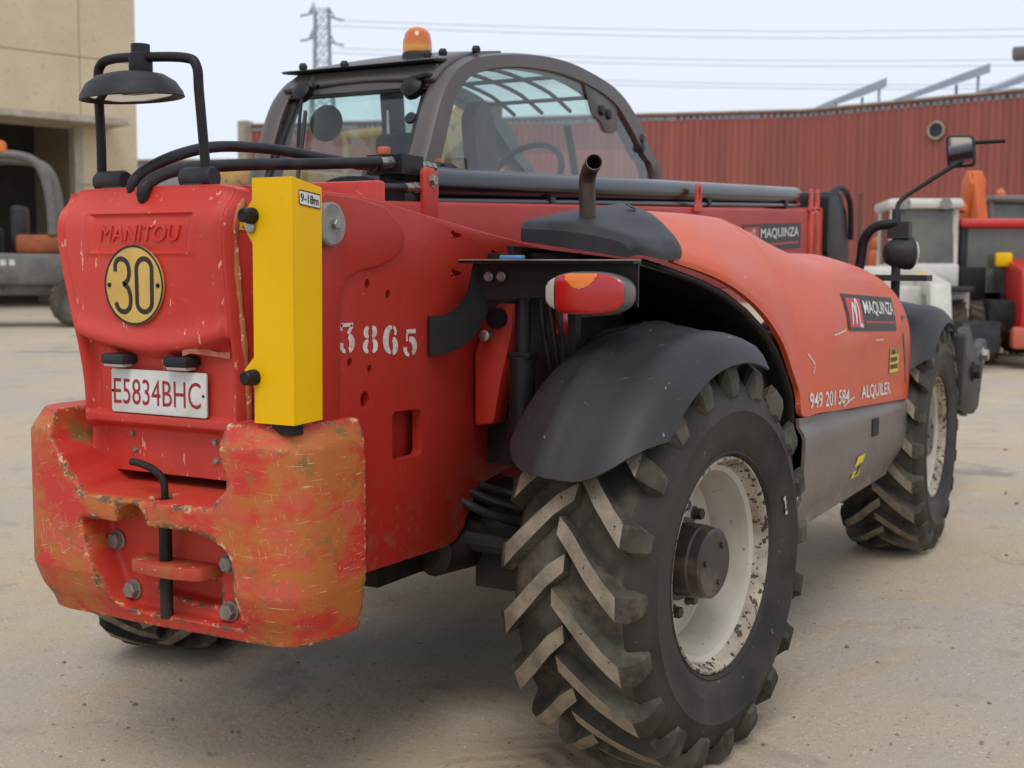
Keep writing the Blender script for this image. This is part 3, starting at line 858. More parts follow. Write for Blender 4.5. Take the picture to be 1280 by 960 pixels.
# ---- rear cover: pressed panel with embossed badge, number plate recess and lower strip
def ss(a, b, t):
    t = max(0.0, min(1.0, (t-a)/(b-a)))
    return t*t*(3-2*t)
def cover_x(y, z):
    yl = 0.268+0.030*ss(1.0, 1.55, z)               # half width grows upward
    yc = -0.018+0.066*ss(1.0, 1.5, z)
    e = (abs(y-yc))/yl
    x = -0.985
    x += 0.05*ss(1.44, 1.575, z)**2                 # top rolls forward
    # lower lip, bowed
    zl = 1.178+0.05*((y-yc)/yl)**2
    lip = math.exp(-((z-zl)/0.028)**2)*(1-ss(0.86, 0.97, e))
    x -= 0.016*lip
    if z < zl-0.012: x += 0.032*ss(zl-0.012, zl-0.040, z)*(1-ss(0.88, 0.95, e))
    # strip below the plate, then the bolted kick panel
    x -= 0.018*(ss(0.965, 0.975, z)-ss(0.995, 1.003, z))*(1-ss(0.9, 0.96, e))
    x += 0.022*(1-ss(0.955, 0.967, z))
    # sunk groove before the outer flange
    x += 0.014*math.exp(-((e-0.90)/0.035)**2)*ss(1.0, 1.1, z)
    x += 0.035*ss(0.955, 1.0, e)
    # badge tray: shallow sunk trapezoid with raised rim
    ty, tz = (y-0.040), (z-1.456)
    hw = 0.168+0.35*max(-0.05, tz)*0.5
    dd = max(abs(ty)/hw, abs(tz)/0.048)
    x += 0.010*(1-ss(0.90, 1.03, dd))
    x -= 0.004*math.exp(-((dd-1.08)/0.06)**2)
    return x
def make_cover():
    ny, nz = 120, 190
    V, F = [], []
    for j in range(nz+1):
        z = 0.842+(1.575-0.842)*j/nz
        yl = 0.268+0.030*ss(1.0, 1.55, z)
        yc = -0.018+0.066*ss(1.0, 1.5, z)
        for i in range(ny+1):
            y = yc+yl*(2*i/ny-1)
            V.append((cover_x(y, z), y, z-0.018*abs(2*i/ny-1)**6*ss(1.5, 1.57, z)))
    n = ny+1
    for j in range(nz):
        for i in range(ny):
            F.append((j*n+i, (j+1)*n+i, (j+1)*n+i+1, j*n+i+1))
    # returns: sides and top run forward into the tower
    k = len(V)
    for j in range(nz+1):
        for i, dy in ((0, -0.012), (ny, 0.012)):
            v = V[j*n+i]; V.append((-0.62, v[1]+dy, v[2]))
    for j in range(nz):
        F.append((j*n, k+2*j, k+2*j+2, (j+1)*n)); F.append((j*n+ny, (j+1)*n+ny, k+2*j+3, k+2*j+1))
    k2 = len(V)
    for i in range(ny+1):
        v = V[nz*n+i]; V.append((-0.90, v[1], v[2]+0.004)); 
    for i in range(ny): F.append((nz*n+i, k2+i, k2+i+1, nz*n+i+1))
    k3 = len(V)
    for i in range(ny+1):
        v = V[k2+i]; V.append((-0.88, v[1], v[2]-0.08))
    for i in range(ny): F.append((k2+i, k3+i, k3+i+1, k2+i+1))
    me = pyd(V, F)
    bm = bmesh.new(); bm.from_mesh(me); bmesh.ops.recalc_face_normals(bm, faces=bm.faces); bm.to_mesh(me); bm.free()
    return obj('rear_cover', me, M_red, T, smooth=50)
cover = make_cover()
tree_cover = bvh(cover)
def on_cover(lift):
    def f(y, z):
        h = tree_cover.ray_cast(Vector((-1.5, y, z)), Vector((1, 0, 0)))
        return (h[0].x-lift if h[0] else -0.985-lift, y, z)
    return f
# embossed maker's badge
def emboss(s, y_left, z0, h, w, lift, m, parent):
    V, Fc = text2d(s, h, 0.0, 1.0, 0.2)
    ww = max(v[0] for v in V)
    top = [on_cover(lift)(y_left-a*w/ww, z0+b) for a, b in V]
    bot = [(x+lift+0.002, y, z) for x, y, z in top]
    n = len(top)
    ed = {}
    for f in Fc:
        for a, b in zip(f, f[1:]+f[:1]):
            ed[(a, b)] = 1
    F = [tuple(f) for f in Fc]+[(a, b, b+n, a+n) for a, b in ed if (b, a) not in ed]
    me = pyd(top+bot, F)
    return obj('badge_lettering', me, m, parent, smooth=0)
emboss('MANITOU', 0.180, 1.436, 0.040, 0.275, 0.005, M_red, cover)
# rubbed bare edge down the cover's right corner, and torn sealant under the lip
ochre = mat('rubbed_ochre_edge', C(170, 104, 62), 0.75, col2=C(150, 60, 44), scale=16, stretch=(1, 1, 0.4), spread=(0.42, 0.58), chips=C(206, 170, 130), chip_scale=60, chip_t=0.62)
ed = []
for k in range(15):
    z = 1.535-(1.535-0.99)*k/14
    yl = 0.268+0.030*ss(1.0, 1.55, z); yc = -0.018+0.066*ss(1.0, 1.5, z)
    ed.append((cover_x(yc-yl*0.999, z)-0.001, yc-yl+0.001, z))
tube('worn_edge', ed, lambda t: 0.0075+0.0015*math.sin(t*23)+0.001*math.sin(t*61), ochre, cover, 8, 3)
sp_ = [(-0.11, 1.163), (-0.14, 1.168), (-0.17, 1.166), (-0.20, 1.160), (-0.235, 1.158)]
V = []
for k, (y, z) in enumerate(sp_):
    for w_ in (0.007, -0.009): V.append((on_cover(0.004+0.002*(k % 2))(y, z)[0]-0.006, y, z+w_*(1-0.3*(k % 2))))
obj('torn_sealant', pyd(V, [(2*i, 2*i+1, 2*i+3, 2*i+2) for i in range(4)]), mat('sealant', C(196, 128, 104), 0.7, col2=C(170, 84, 66), scale=40), cover)
# far wall of the tower seen over the cover, and the recess where the hoses come up
prism('tower_flange', [(-0.95, 1.45), (-0.93, 1.545), (-0.86, 1.585), (-0.70, 1.595), (-0.55, 1.585), (-0.55, 1.40), (-0.95, 1.40)], 'y', 0.285, 0.305, M_red, T, 0.008)
box('tower_bridge', -0.60, -0.56, -0.42, 0.28, 1.40, 1.60, M_red, T, 0.01)

# the speed disc
disc = lathe('speed_disc', [(0.1, 0), (0.1, 0.003), (0.098, 0.005), (0.0, 0.005)], (-0.988, 0.049, 1.326), (-1, 0, 0), M_ysticker, T, 48)
M_disc = mat('disc_gold', C(210, 172, 88), 0.4, col2=C(196, 158, 80), scale=14, chips=C(120, 104, 74), chip_scale=34, chip_t=0.72)
disc.data.materials[0] = M_disc
dp = lambda lift: (lambda a, b: (-0.9931-lift, 0.049-a, 1.326+b))
ring = [(0.0975*math.cos(2*math.pi*i/60), 0.0975*math.sin(2*math.pi*i/60)) for i in range(61)]
flat('disc_ring', stroke(ring, 0.006, 0), dp(0.0006), M_ink, disc)
def big3():
    P = stroke([(-0.062, 0.034), (-0.060, 0.056), (-0.044, 0.066), (-0.022, 0.058), (-0.014, 0.034), (-0.020, 0.012), (-0.036, 0.002)], 0.0125, 6)
    P += stroke([(-0.034, 0.004), (-0.018, -0.008), (-0.010, -0.032), (-0.014, -0.056), (-0.030, -0.067), (-0.050, -0.062), (-0.062, -0.044)], 0.0125, 6)
    return P
flat('disc_figures', big3()+stroke([(0.037+0.026*math.cos(2*math.pi*i/24)*1.0, 0.0+(0.040 if math.sin(2*math.pi*i/24) >= 0 else -0.040)+0.026*math.sin(2*math.pi*i/24)) for i in range(24)]+[(0.063, 0.040)], 0.0125, 0), dp(0.0008), M_ink, disc)
for s in (-1, 1): lathe('disc_rivet', [(0.006, 0), (0.005, 0.003), (0, 0.004)], (-0.9935, 0.049-s*0.083, 1.326), (-1, 0, 0), M_blackmetal, disc, 12)
# number plate
pl = prism('number_plate', round_poly([(-0.168, 1.0), (0.155, 1.0), (0.155, 1.112), (-0.168, 1.112)], 0.008), 'x', -0.973, -0.966, M_platew, T, 0.002)
lettering('plate_lettering', 'E5834BHC', 0.066, 0.296, lambda a, b: (-0.9738, 0.146-a, 1.022+b), M_platered, pl, bold=0.0)
for y in (-0.158, 0.149): lathe('plate_screw', [(0.004, 0), (0.003, 0.002), (0, 0.0025)], (-0.9735, y, 1.055), (-1, 0, 0), M_blackmetal, pl, 10)
for y in (0.118, -0.096):
    l = box('plate_lamp', -1.008, -0.95, y-0.040, y+0.040, 1.126, 1.152, M_black, T, 0.008)
    box('lamp_lens', -1.002, -0.965, y-0.034, y+0.034, 1.118, 1.1265, M_lensclear, l, 0.004)
for y, z in ((0.125, 0.940), (0.118, 0.897), (-0.158, 0.936), (-0.160, 0.889)):
    hexbolt('panel_bolt', (on_cover(0.0)(y, z)[0], y, z), (-1, 0, 0), 0.0075, M_steel, T, 0.7)
# ---- counterweight casting
def make_counterweight():
    def outline(z):
        # plan outline (x,y) at height z, going round
        t = (z-0.465)/(1.0-0.465)
        rear = -1.072+0.030*ss(0.58, 0.47, z)+0.0*t
        yr_, yl_ = -0.505-0.006*math.sin(3*t), 0.418
        tuck = 0.055*ss(0.60, 0.465, z)
        pts = [(-0.78, yr_+tuck*0.3), (rear+tuck*0.6, yr_+tuck*0.5), (rear-0.02+tuck*0.8, -0.02), (rear+tuck*0.6, yl_-tuck*0.5), (-0.78, yl_-tuck*0.3)]
        return round_poly(pts, [0, 0.19, 0.1, 0.21, 0], 10)
    zs = [0.468, 0.48, 0.50, 0.54, 0.60, 0.68, 0.78, 0.88, 0.95, 0.985, 1.005]
    rings = []
    bm = bmesh.new()
    for z in zs:
        o = outline(z)
        sh = 0.035*ss(0.955, 1.005, z)
        rings.append([bm.verts.new((x+(sh if x < -0.8 else 0), y*(1-sh*1.0), z)) for x, y in o])
    for A, B in zip(rings, rings[1:]):
        for i in range(len(A)):
            j = (i+1) % len(A)
            bm.faces.new((A[i], A[j], B[j], B[i]))
    bm.faces.new(rings[0][::-1]); bm.faces.new(rings[-1])
    cw = obj('counterweight', from_bm(bm), M_cw, T, smooth=None)
    cut = []
    # notch in the middle of the top, its floor falling to the rear
    notch = [(-1.3, 0.775), (-1.08, 0.800), (-1.00, 0.826), (-0.70, 0.856), (-0.70, 1.2), (-1.3, 1.2)]
    bm = bmesh.new()
    def wide(x, z): return 0.0
    yR = lambda z: -0.285-0.03*ss(1.0, 0.80, z)+0.055*math.exp(-((z-0.79)/0.03)**2)
    lv = [0.78, 0.80, 0.83, 0.87, 0.92, 0.96, 1.0, 1.06, 1.2]
    # built as a loft along z of quads; floor slope comes from the first two levels
    R0 = []
    for z in lv:
        yl = 0.175+0.075*ss(0.80, 0.98, z)-0.05*ss(0.84, 0.78, z)
        yr = -0.315+0.030*ss(0.84, 0.98, z)+0.05*ss(0.84, 0.78, z)
        f0 = z if z > 0.80 else z
        R0.append([bm.verts.new(p) for p in ((-1.35, yl, z), (-1.35, yr, z), (-0.70, yr-0.02, z if z > 0.87 else max(z, z+0.052)), (-0.70, yl+0.06, z if z > 0.87 else max(z, z+0.052)))])
    for A, B in zip(R0, R0[1:]):
        for i in range(4):
            j = (i+1) % 4
            bm.faces.new((A[i], A[j], B[j], B[i]))
    bm.faces.new(R0[0]); bm.faces.new(R0[-1])
    cut.append(obj('cut', from_bm(bm), M_dark, smooth=None))
    # pocket with the bolts
    pk = round_poly([(0.162, 0.742), (-0.225, 0.742), (-0.335, 0.705), (-0.335, 0.505), (0.075, 0.508), (0.142, 0.66)], [0.02, 0.03, 0.05, 0.02, 0.04, 0.06])
    cut.append(prism('cut', pk, 'x', -1.3, -0.985, M_dark, None, 0))
    # rounded slot for the pin above the pocket
    sl_ = [(-0.02+0.050*math.cos(R(a)), 0.745+0.046*math.sin(R(a))) for a in range(0, 181, 15)]+[(-0.07, 0.70), (0.03, 0.70)]
    cut.append(prism('cut', sl_, 'x', -1.3, -1.0, M_dark, None, 0))
    # tow jaw
    cut.append(prism('cut', round_poly([(-0.01, 0.613), (-0.215, 0.604), (-0.215, 0.535), (-0.01, 0.545)], 0.01), 'x', -1.2, -0.93, M_dark, None, 0))
    cut.append(rod('cut', (-1.025, -0.075, 0.74), (-1.025, -0.075, 0.9), 0.026, M_dark, None, 24))
    carve(cw, cut, 0.0062, 5, 0.5)
    me = cw.data
    finish(me, 60)
    # wear masks as real surface attributes: which faces get rubbed, and which edges get knocked
    nv = len(me.vertices)
    nrm = [v.normal.copy() for v in me.vertices]
    acc = [0.0]*nv; cnt = [0]*nv
    for e in me.edges:
        a, b = e.vertices
        dvec = (me.vertices[b].co-me.vertices[a].co).normalized()
        k = (nrm[b]-nrm[a]).dot(dvec)
        acc[a] += k; acc[b] += k; cnt[a] += 1; cnt[b] += 1
    cur = [acc[i]/max(1, cnt[i]) for i in range(nv)]
    adj = [[] for _ in range(nv)]
    for e in me.edges:
        a, b = e.vertices; adj[a].append(b); adj[b].append(a)
    for _ in range(3): cur = [(cur[i]+sum(cur[j] for j in adj[i]))/(1+len(adj[i])) for i in range(nv)]
    ea = me.attributes.new('edge', 'FLOAT', 'POINT')
    ea.data.foreach_set('value', [max(0.0, min(1.0, (k-0.045)/0.07)) for k in cur])
    ra = me.attributes.new('rub', 'FLOAT', 'POINT')
    val = []
    for v in me.vertices:
        x, y, z = v.co
        inside = (-0.33 < y < 0.14 and z < 0.742 and x > -1.062) or (z > 0.78 and -0.318 < y < 0.24 and x > -1.065 and z < 0.99) or z > 0.99
        val.append(0.15 if inside else 1.0)
    for _ in range(4): val = [(val[i]+sum(val[j] for j in adj[i]))/(1+len(adj[i])) for i in range(nv)]
    ra.data.foreach_set('value', val)
    return cw
cw = make_counterweight()
for y, z in ((0.128, 0.668), (-0.252, 0.652), (0.074, 0.545), (-0.250, 0.532)):
    hexbolt('counterweight_bolt', (-0.988, y, z), (-1, 0, 0), 0.021, M_greysteel, cw, 0.9)
# tow pin with its bent handle
bm = bmesh.new()
add_tube(bm, [(-1.025, -0.075, 0.50), (-1.025, -0.075, 0.60), (-1.025, -0.075, 0.72), (-1.025, -0.075, 0.80)], 0.016, 14, 3)
add_tube(bm, [(-1.025, -0.075, 0.79), (-1.025, -0.073, 0.838), (-1.025, -0.057, 0.860), (-1.023, -0.025, 0.874), (-1.021, 0.015, 0.882), (-1.021, 0.04, 0.884)], 0.0095, 12, 6)
obj('tow_pin', from_bm(bm), M_dark, cw)
prism('tow_tongue', round_poly([(-0.98, 0.03), (-1.055, 0.02), (-1.078, -0.10), (-1.055, -0.21), (-0.98, -0.225)], [0, 0.02, 0.05, 0.02, 0]), 'z', 0.612, 0.645, mat('rubbed_tongue_paint', C(178, 58, 40), 0.65, col2=C(158, 92, 48), scale=13, spread=(0.42, 0.6), bump=0.3, chips=C(200, 160, 116), chip_scale=45, chip_t=0.66), cw, 0.006)
flat('inspection_sticker', [rect(0, 0, 0.030, 0.034)], lambda a, b: (-0.9895, -0.262-a, 0.578+b), M_white, cw)
flat('inspection_print', [rect(0.004, 0.026, 0.026, 0.0275), rect(0.004, 0.029, 0.02, 0.0305)]+stroke([(0.006, 0.006), (0.012, 0.02), (0.018, 0.006), (0.024, 0.020), (0.02, 0.006)], 0.0016, 3), lambda a, b: (-0.9901, -0.262-a, 0.578+b), M_ink, cw)
flat('paint_mark', [[(0, 0), (0.009, 0.002), (0.012, 0.012), (0.008, 0.03), (0.0, 0.03)]], lambda a, b: (-0.9895, 0.128-a, 0.588+b), M_yellow, cw)

# ---- yellow cover box on the corner
yb = [(-1.05, -0.372), (-1.05, -0.50), (-0.942, -0.50), (-0.942, -0.494), (-1.044, -0.494), (-1.044, -0.372)]
def make_yellow():
    # folded sheet: rear flange with ears, corner fold, side flange, closed top
    bm = bmesh.new()
    rear = [(-0.386, 1.575), (-0.500, 1.575), (-0.500, 1.012), (-0.386, 1.012), (-0.386, 1.095), (-0.362, 1.118), (-0.358, 1.135), (-0.386, 1.165), (-0.386, 1.425), (-0.362, 1.462), (-0.358, 1.492), (-0.386, 1.525)]
    add_prism(bm, rear, lambda y, z: (-1.05, y, z), lambda y, z: (-1.045, y, z))
    side = [(-1.0449, 1.575), (-0.940, 1.557), (-0.943, 1.016), (-1.0449, 1.012)]
    add_prism(bm, side, lambda x, z: (x, -0.5, z), lambda x, z: (x, -0.495, z))
    top = [(-1.0449, -0.386), (-1.0449, -0.4949), (-0.943, -0.4949), (-0.98, -0.386)]
    add_prism(bm, top, lambda x, y: (x, y, 1.552), lambda x, y: (x, y, 1.557))
    bmesh.ops.recalc_face_normals(bm, faces=bm.faces)
    # soft corner fold
    o = obj('yellow_cover', from_bm(bm), M_yellow, T, smooth=30)
    rod('corner_fold', (-1.0462, -0.4962, 1.013), (-1.0462, -0.4962, 1.574), 0.0046, M_yellow, o, 12)
    return o
ycov = make_yellow()
for z, k in ((1.489, 1), (1.118, 1)):
    bm = bmesh.new()
    add_lathe(bm, [(0.019, 0), (0.019, 0.012), (0.0165, 0.016), (0.0165, 0.032), (0.013, 0.036), (0.0, 0.034)], (-1.051, -0.387, z), (-1, 0, 0), 20)
    obj('cover_knob', from_bm(bm), M_blackmetal, ycov, smooth=35)
rod('knob_spacer', (-1.04, -0.384, 1.462), (-1.062, -0.384, 1.462), 0.013, M_steel, ycov)
bm = bmesh.new()
add_box(bm, -1.03, -0.99, -0.48, -0.42, 0.985, 1.013)
add_lathe(bm, [(0.02, 0), (0.02, 0.03)], (-1.01, -0.45, 0.985), (0, 0, 1), 16)
obj('cover_foot', from_bm(bm), M_dark, ycov)
st = flat('reach_sticker', [rect(0, 0, 0.078, 0.034)], lambda a, b: (-1.025+a, -0.5012, 1.514+b-a*0.1), M_white, ycov)
flat('sticker_border', stroke([(0.001, 0.001), (0.077, 0.001), (0.077, 0.033), (0.001, 0.033), (0.001, 0.001)], 0.003, 0), lambda a, b: (-1.025+a, -0.5017, 1.514+b-a*0.1), M_ink, ycov)
lettering('reach_lettering', '9-18m', 0.020, 0.066, lambda a, b: (-1.020+a, -0.5019, 1.5205+b-a*0.1), M_ink, ycov, bold=0.025)
# lifting-point sticker on the cover's side
st = flat('lifting_sticker', [rect(0, 0, 0.05, 0.046)], lambda a, b: (-0.945+a, -0.3, 1.462+b), M_ysticker, T)
def side_hit(x, z, lift):
    h = tree_cover.ray_cast(Vector((x, -1.0, z)), Vector((0, 1, 0)))
    return (x, (h[0].y if h[0] else -0.3)-lift, z)
for i, v in enumerate(st.data.vertices): v.co = side_hit(v.co.x, v.co.z, 0.002)
hook = stroke([(0.025, 0.026), (0.025, 0.018), (0.030, 0.013), (0.028, 0.006), (0.021, 0.005), (0.019, 0.011)], 0.0035, 5)+stroke([(0.025+0.009*math.cos(2*math.pi*i/16), 0.034+0.008*math.sin(2*math.pi*i/16)) for i in range(17)], 0.0022, 0)+[rect(0.023, 0.03, 0.027, 0.038), rect(0.018, 0.0335, 0.032, 0.0350)]
flat('lifting_symbol', hook, lambda a, b: side_hit(-0.945+a, 1.462+b, 0.0028), M_ink, st)

# ---- boom: red box section running forward between the cab and the engine
def boom_z(x): return 1.548+0.0475*(x+0.1)       # top edge
bt = [(-0.93, 1.52), (-0.80, 1.548), (4.55, boom_z(4.55)), (4.62, boom_z(4.6)-0.02), (4.62, boom_z(4.6)-0.42), (0.2, 1.20), (-0.6, 1.30), (-0.93, 1.40)]
boom = prism('boom', bt, 'y', -0.19, 0.15, M_redside, T, 0.012, 3, 20)
# outer sleeve collar and wear-pad plates at the boom mouth
prism('boom_collar', [(4.28, boom_z(4.28)+0.012), (4.66, boom_z(4.66)+0.012), (4.66, boom_z(4.66)-0.45), (4.28, boom_z(4.28)-0.45)], 'y', -0.205, 0.165, M_red, boom, 0.01)
prism('collar_rib', [(4.36, boom_z(4.36)-0.02), (4.40, boom_z(4.40)-0.02), (4.40, boom_z(4.4)-0.42), (4.36, boom_z(4.36)-0.42)], 'y', -0.222, -0.2, mat('ochre_wear', C(176, 92, 46), 0.7, col2=C(150, 60, 40), scale=12), boom, 0.006)
for x in (2.35, 4.30, 4.44):
    z = boom_z(x)
    rp = round_poly([(x-0.055, z-0.01), (x+0.055, z-0.01), (x+0.035, z+0.03), (x+0.03, z+0.125), (x-0.03, z+0.125), (x-0.035, z+0.03)], [0, 0, 0.02, 0.03, 0.03, 0.02], 5)
    lug = prism('lifting_eye', rp, 'y', -0.205, -0.192, M_red, boom, 0.003)
    if x < 3: carve(lug, [prism('cut', [(x+0.014*math.cos(a*0.4), z+0.075+0.035*math.sin(a*0.4)) for a in range(16)], 'y', -0.3, -0.1, M_dark, None, 0)]); finish(lug.data, 35)
# hydraulic cylinder lying on top of the boom
zc = lambda x: boom_z(x)+0.083
dirx = Vector((1, 0, 0.0475)).normalized()
rod('lift_cylinder', (0.02, -0.115, zc(0.02)+0.006), (4.22, -0.115, zc(4.22)), 0.052, M_gloss, boom, 32, 0.012)
rod('oil_pipe', (0.02, -0.150, boom_z(0.02)+0.030), (4.20, -0.150, boom_z(4.20)+0.026), 0.013, M_gloss, boom, 14)
for x in (0.9, 2.6, 3.9): box('pipe_clamp', x-0.02, x+0.02, -0.168, -0.06, boom_z(x)-0.005, boom_z(x)+0.05, M_blackmetal, boom, 0.003)
prism('cylinder_bracket', round_poly([(-0.03, 1.53), (0.05, 1.53), (0.05, 1.668), (0.02, 1.685), (-0.02, 1.685), (-0.03, 1.668)], [0, 0, 0.02, 0.02, 0.02, 0.02]), 'y', -0.198, -0.178, M_red, boom, 0.004)
hexbolt('bracket_bolt', (0.012, -0.198, 1.645), (0, -1, 0), 0.016, M_steel, boom, 0.7)
# valve block and fittings
bm = bmesh.new()
add_box(bm, -0.10, 0.02, -0.16, -0.03, 1.66, 1.72)
add_box(bm, -0.06, 0.0, -0.15, -0.05, 1.54, 1.68)
add_lathe(bm, [(0.062, 0), (0.066, 0.02), (0.066, 0.14), (0.05, 0.17)], (-0.10, -0.11, 1.585), (1, 0, 0.05), 24)
obj('valve_block', from_bm(bm), M_blackmetal, boom, smooth=35)
def fitting(p, ax, parent, s=1.0):
    bm = bmesh.new()
    add_lathe(bm, [(0.014*s, 0), (0.016*s, 0.005), (0.016*s, 0.045*s)], p, ax, 16)
    q = Vector(p)+Vector(ax).normalized()*0.045*s
    add_lathe(bm, [(0.020*s, 0), (0.021*s, 0.002), (0.021*s, 0.024*s), (0.018*s, 0.027*s)], q, ax, 6)
    q += Vector(ax).normalized()*0.03*s
    add_lathe(bm, [(0.013*s, 0), (0.013*s, 0.012*s)], q, ax, 16)
    q += Vector(ax).normalized()*0.012*s
    add_lathe(bm, [(0.019*s, 0), (0.020*s, 0.02*s), (0.017*s, 0.022*s)], q, ax, 6)
    return obj('hose_fitting', from_bm(bm), M_steel, parent, smooth=25)
fitting((-0.16, -0.12, 1.692), (1, 0, 0.03), boom, 0.95)
fitting((0.02, -0.135, 1.695), (1, 0, -0.02), boom, 0.9)
fitting((-0.19, -0.06, 1.682), (1, 0, 0.06), boom, 0.95)
fitting((-0.10, -0.17, 1.618), (1, 0, 0.05), boom, 0.9)
lathe('brass_plug', [(0.012, 0), (0.012, 0.012), (0.0, 0.012)], (0.15, -0.135, 1.715), (0, 0, 1), mat('brass', C(170, 120, 60), 0.4, 0.8), boom, 6)
box('orange_cap', -0.10, -0.07, -0.10, -0.07, 1.72, 1.745, mat('orange_cap', C(190, 96, 66), 0.6), boom, 0.004)
# hoses looping back to the tower
tube('hydraulic_hose', [(-0.82, 0.14, 1.50), (-0.93, 0.11, 1.575), (-0.842, 0.10, 1.644), (-0.66, 0.09, 1.699), (-0.45, 0.06, 1.712), (-0.30, 0.0, 1.698), (-0.19, -0.06, 1.684)], 0.0155, M_hose, T, 14, 8)
tube('hydraulic_hose', [(-0.84, 0.06, 1.48), (-0.955, 0.05, 1.555), (-0.86, 0.04, 1.618), (-0.62, 0.02, 1.652), (-0.42, -0.03, 1.668), (-0.28, -0.09, 1.680), (-0.16, -0.12, 1.692)], 0.0165, M_hose, T, 14, 8)
tube('hydraulic_hose', [(-0.48, -0.10, 1.54), (-0.36, -0.14, 1.594), (-0.24, -0.165, 1.610), (-0.10, -0.17, 1.618)], 0.013, M_hose, T, 12, 8)
tube('hydraulic_hose', [(-0.46, -0.04, 1.54), (-0.33, -0.06, 1.615), (-0.2, -0.08, 1.635), (-0.08, -0.09, 1.62)], 0.013, M_hose, T, 12, 8)
# head of the boom seen past the collar: hose carrier and jib
bm = bmesh.new()
add_prism(bm, round_poly([(4.55, 1.48), (4.55, 1.88), (4.80, 1.90), (5.02, 1.78), (5.12, 1.44), (5.05, 1.30)], 0.05, 4), lambda x, z: (x, -0.24, z), lambda x, z: (x, 0.18, z))
add_prism(bm, [(4.95, 1.35), (5.35, 0.80), (5.15, 0.55), (4.75, 1.25)], lambda x, z: (x, -0.2, z), lambda x, z: (x, 0.14, z))
bmesh.ops.recalc_face_normals(bm, faces=bm.faces)
bm_bevel(bm, 0.015, 2)
obj('boom_head', from_bm(bm), M_blackmetal, boom, smooth=30)
tube('head_hose', [(4.62, -0.22, 1.86), (4.8, -0.25, 1.92), (5.0, -0.26, 1.84), (5.1, -0.25, 1.6)], 0.02, M_hose, boom, 10, 6)
# fork carriage low in front
bm = bmesh.new()
for z in (0.55, 0.95): add_box(bm, 5.12, 5.19, -1.02, 0.98, z-0.06, z+0.06)
for y in (-1.0, -0.35, 0.3, 0.95): add_prism(bm, [(4.95, 0.5), (5.02, 1.03), (5.13, 1.06), (5.13, 0.46)], lambda x, z: (x, y-0.02, z), lambda x, z: (x, y+0.02, z))
for y in (-0.55, 0.5):
    add_box(bm, 5.19, 5.23, y-0.05, y+0.05, 0.1, 1.0); add_box(bm, 5.19, 6.3, y-0.05, y+0.05, 0.08, 0.13)
add_box(bm, 4.9, 5.12, -0.25, 0.2, 0.5, 0.95)
bmesh.ops.recalc_face_normals(bm, faces=bm.faces)
fc = obj('fork_carriage', from_bm(bm), M_dark, T, smooth=30)
M_wornplate = mat('worn_carriage_steel', C(34, 30, 29), 0.5, spec=0.3, col2=C(78, 70, 64), scale=7, spread=(0.5, 0.75), bump=0.3)
prism('carriage_end_plate', [(4.35, 0.60), (4.42, 1.02), (4.62, 1.06), (4.80, 0.94), (5.02, 0.92), (5.30, 0.96), (5.36, 0.86), (5.18, 0.74), (5.05, 0.52), (4.9, 0.50), (4.6, 0.56)], 'y', -1.10, -1.03, M_wornplate, fc, 0.02)
prism('carriage_hook', [(4.98, 0.98), (5.22, 1.0), (5.42, 0.90), (5.36, 0.60), (5.22, 0.50), (5.16, 0.56), (5.24, 0.72), (5.20, 0.84), (5.02, 0.86)], 'y', -1.02, -0.95, M_wornplate, fc, 0.02)
hexbolt('carriage_pin', (4.75, -1.10, 0.78), (0, -1, 0), 0.05, M_dark, fc, 0.8)
hexbolt('carriage_pin', (5.12, -1.10, 0.86), (0, -1, 0), 0.04, M_steel, fc, 0.8)
def decal(name, place, w, h, parent, split=0.26):
    """black label with red logo field at one end, company name and a red strapline"""
    b = flat(name, [rect(0, 0, w, h)], lambda a, c_: place(a, c_, 0.0), M_ink, parent)
    flat('logo_field', [rect(w*0.03, h*0.10, w*split, h*0.90)], lambda a, c_: place(a, c_, 0.0012), M_redprint, b)
    lg = stroke([(w*0.06, h*0.18), (w*0.10, h*0.62), (w*0.13, h*0.72), (w*0.135, h*0.20)], h*0.06, 3)+stroke([(w*0.135, h*0.20), (w*0.17, h*0.80), (w*0.19, h*0.70), (w*0.185, h*0.18), (w*0.22, h*0.18)], h*0.07, 3)
    flat('logo_mark', lg, lambda a, c_: place(a, c_, 0.0022), M_white, b)
    lettering('company_lettering', 'MAQUINZA', h*0.42, w*0.66, lambda a, c_: place(w*(split+0.03)+a, h*0.42+c_, 0.0018), M_white, b, bold=0.012)
    flat('strapline', [rect(w*(split+0.04), h*0.20, w*0.95, h*0.27)], lambda a, c_: place(a, c_, 0.0018), M_redprint, b)
    return b
# decal on the boom side
decal('company_decal', lambda a, c_, l: (3.02+a, -0.1915-l, boom_z(3.02+a)-0.225+c_), 1.10, 0.148, boom)

